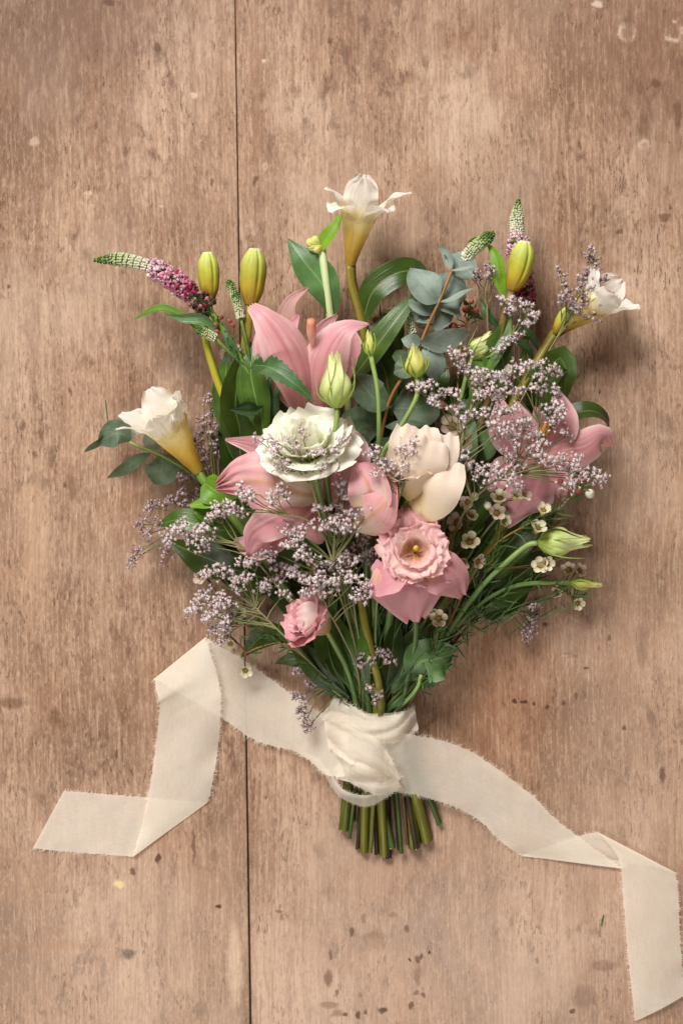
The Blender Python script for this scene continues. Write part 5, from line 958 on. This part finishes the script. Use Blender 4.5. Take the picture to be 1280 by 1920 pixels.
for q, w, m, k in (([(676, 1300, 70), (634, 1230, 92), (612, 1165, 96), (618, 1110, 84)], 36, 'leafd', dict(roll=-14)), ([(656, 1318, 56), (606, 1262, 74), (566, 1222, 70), (540, 1190, 56)], 25, 'leafd', dict(roll=12)), ([(690, 1300, 76), (668, 1215, 96), (672, 1150, 92)], 24, 'leaf', dict(roll=20)),
                   ([(736, 1300, 66), (768, 1225, 82), (806, 1150, 76)], 26, 'leafd', dict(roll=12)), ([(722, 1300, 70), (736, 1215, 88), (744, 1150, 84)], 22, 'leafd', dict(roll=-20)), ([(560, 1200, 50), (500, 1190, 60), (452, 1232, 36)], 22, 'leafd', dict(roll=-10)), ([(600, 1240, 50), (548, 1236, 52), (516, 1244, 40)], 14, 'leafd', dict(roll=20))):
    leaf(t, q, w, m, fold=.15, **k)
filler('leafy stem filling the lower right under the blush bloom', (830, 1080), 16, 5, spread=(90, 90), wl=(16, 30))
filler('leafy stem in the shaded middle right', (770, 960), 16, 6, spread=(100, 100), z=(30, 110))
# thin stems and grassy needles converging on the tie
rs = random.Random(99)
t = thing('grassy_filler', 'fine grassy needle foliage converging on the tie', 'foliage', P(700, 1250, 0)); stem(t, [(700, 1080, 90), (700, 1250, 70)], 3, 'stem')
g = Geo()
for k in range(150):
    a = rs.uniform(-.8, .8); r0 = rs.uniform(40, 240); l = rs.uniform(50, 130); x, y = 702 + r0 * math.sin(a) * .8, 1370 - r0 * math.cos(a); z = 40 + rs.uniform(-20, 45) + (r0 / 260) * 25; a2 = a + rs.uniform(-.35, .35)
    q = [P(x, y, z), P(x + l * .5 * math.sin(a2), y - l * .5 * math.cos(a2), z + rs.uniform(0, 14)), P(x + l * math.sin(a2 + .15), y - l * math.cos(a2 + .15), max(4, z + rs.uniform(-10, 14)))]
    blade_geo(g, q, rs.uniform(.9, 1.9) * K, (.6, 1, .9, .1), nu=5, nv=2, fold=.4, roll=rs.uniform(-60, 60))
stuff(g.build('needle_leaves', MT['needle'], t))
g = Geo()
for k in range(80):
    x, y = rs.uniform(840, 1030), rs.uniform(960, 1190); a = math.atan2(1380 - y, 700 - x) + math.pi + rs.uniform(-.4, .4); l = rs.uniform(40, 100); z = 60 + rs.uniform(0, 40) - (x - 840) * .12
    q = [P(x, y, z), P(x + l * .5 * math.cos(a), y + l * .5 * math.sin(a), z + 6), P(x + l * math.cos(a), y + l * math.sin(a), z + rs.uniform(-8, 8))]
    blade_geo(g, q, rs.uniform(.9, 1.8) * K, (.6, 1, .9, .1), nu=4, nv=2, fold=.4, roll=rs.uniform(-60, 60))
stuff(g.build('needle_leaves', MT['needle'], t))
# woody cut stems at the bottom
for i, (lab, top, end, r, m, sx, sz) in enumerate((('slim reddish cut stem at the left of the stem ends', (660, 1200, 50), (668, 1540, 10), 5, 'red', 676, 22), ('thin blackish cut stem, second from the left', (690, 1180, 50), (670, 1592, 6), 4.2, 'brown', 690, 14),
                                                 ('dark cut stem between the two thick olive stems', (700, 1150, 60), (706, 1602, 5), 4.6, 'brown', 698, 12), ('blackish woody cut stem, longest of the stem ends', (720, 1150, 60), (728, 1610, 8), 5.2, 'brown', 722, 16), ('dark woody cut stem crossing the broad green stem at right', (740, 1180, 50), (780, 1593, 24), 5, 'brown', 732, 30),
                                                 ('slender green cut stem leaning left between thick stems', (680, 1190, 60), (655, 1572, 16), 3.4, 'stem', 682, 40), ('slender olive cut stem under the longest dark stem', (730, 1190, 60), (694, 1600, 18), 3.6, 'ystem', 712, 40), ('slender dark green cut stem right of centre', (728, 1190, 60), (752, 1600, 16), 4, 'stem', 728, 36), ('short green cut stem behind the broad pale stem', (745, 1190, 60), (792, 1562, 16), 4.4, 'lstem', 748, 34), ('thin brown cut stem leaning right near the slender green one', (738, 1190, 60), (764, 1584, 20), 3, 'red', 736, 44), ('hair thin dark twig among the stem ends', (715, 1190, 60), (746, 1594, 5), 2, 'brown', 718, 12), ('broad pale green cut stem at the right of the stem ends', (750, 1200, 40), (776, 1590, 8), 12, 'olive', 742, 18))):
    t = thing('cut_stem', lab, 'stem', P(end[0], end[1], 0), 'cut stem ends'); stem(t, [top], r, m, end=end, sx=sx, sz=sz)
t = thing('grass_clipping', 'short green clipping lying loose on the table at lower right', 'clipping', P(1128, 1725, 0))
tube('blade', MT['stem'], t, [P(1126, 1736, 1.6), P(1128, 1725, 2.4), P(1131, 1714, 1.6)], [.6 * K, 1.6 * K, 1.2 * K, .4 * K], n=5)
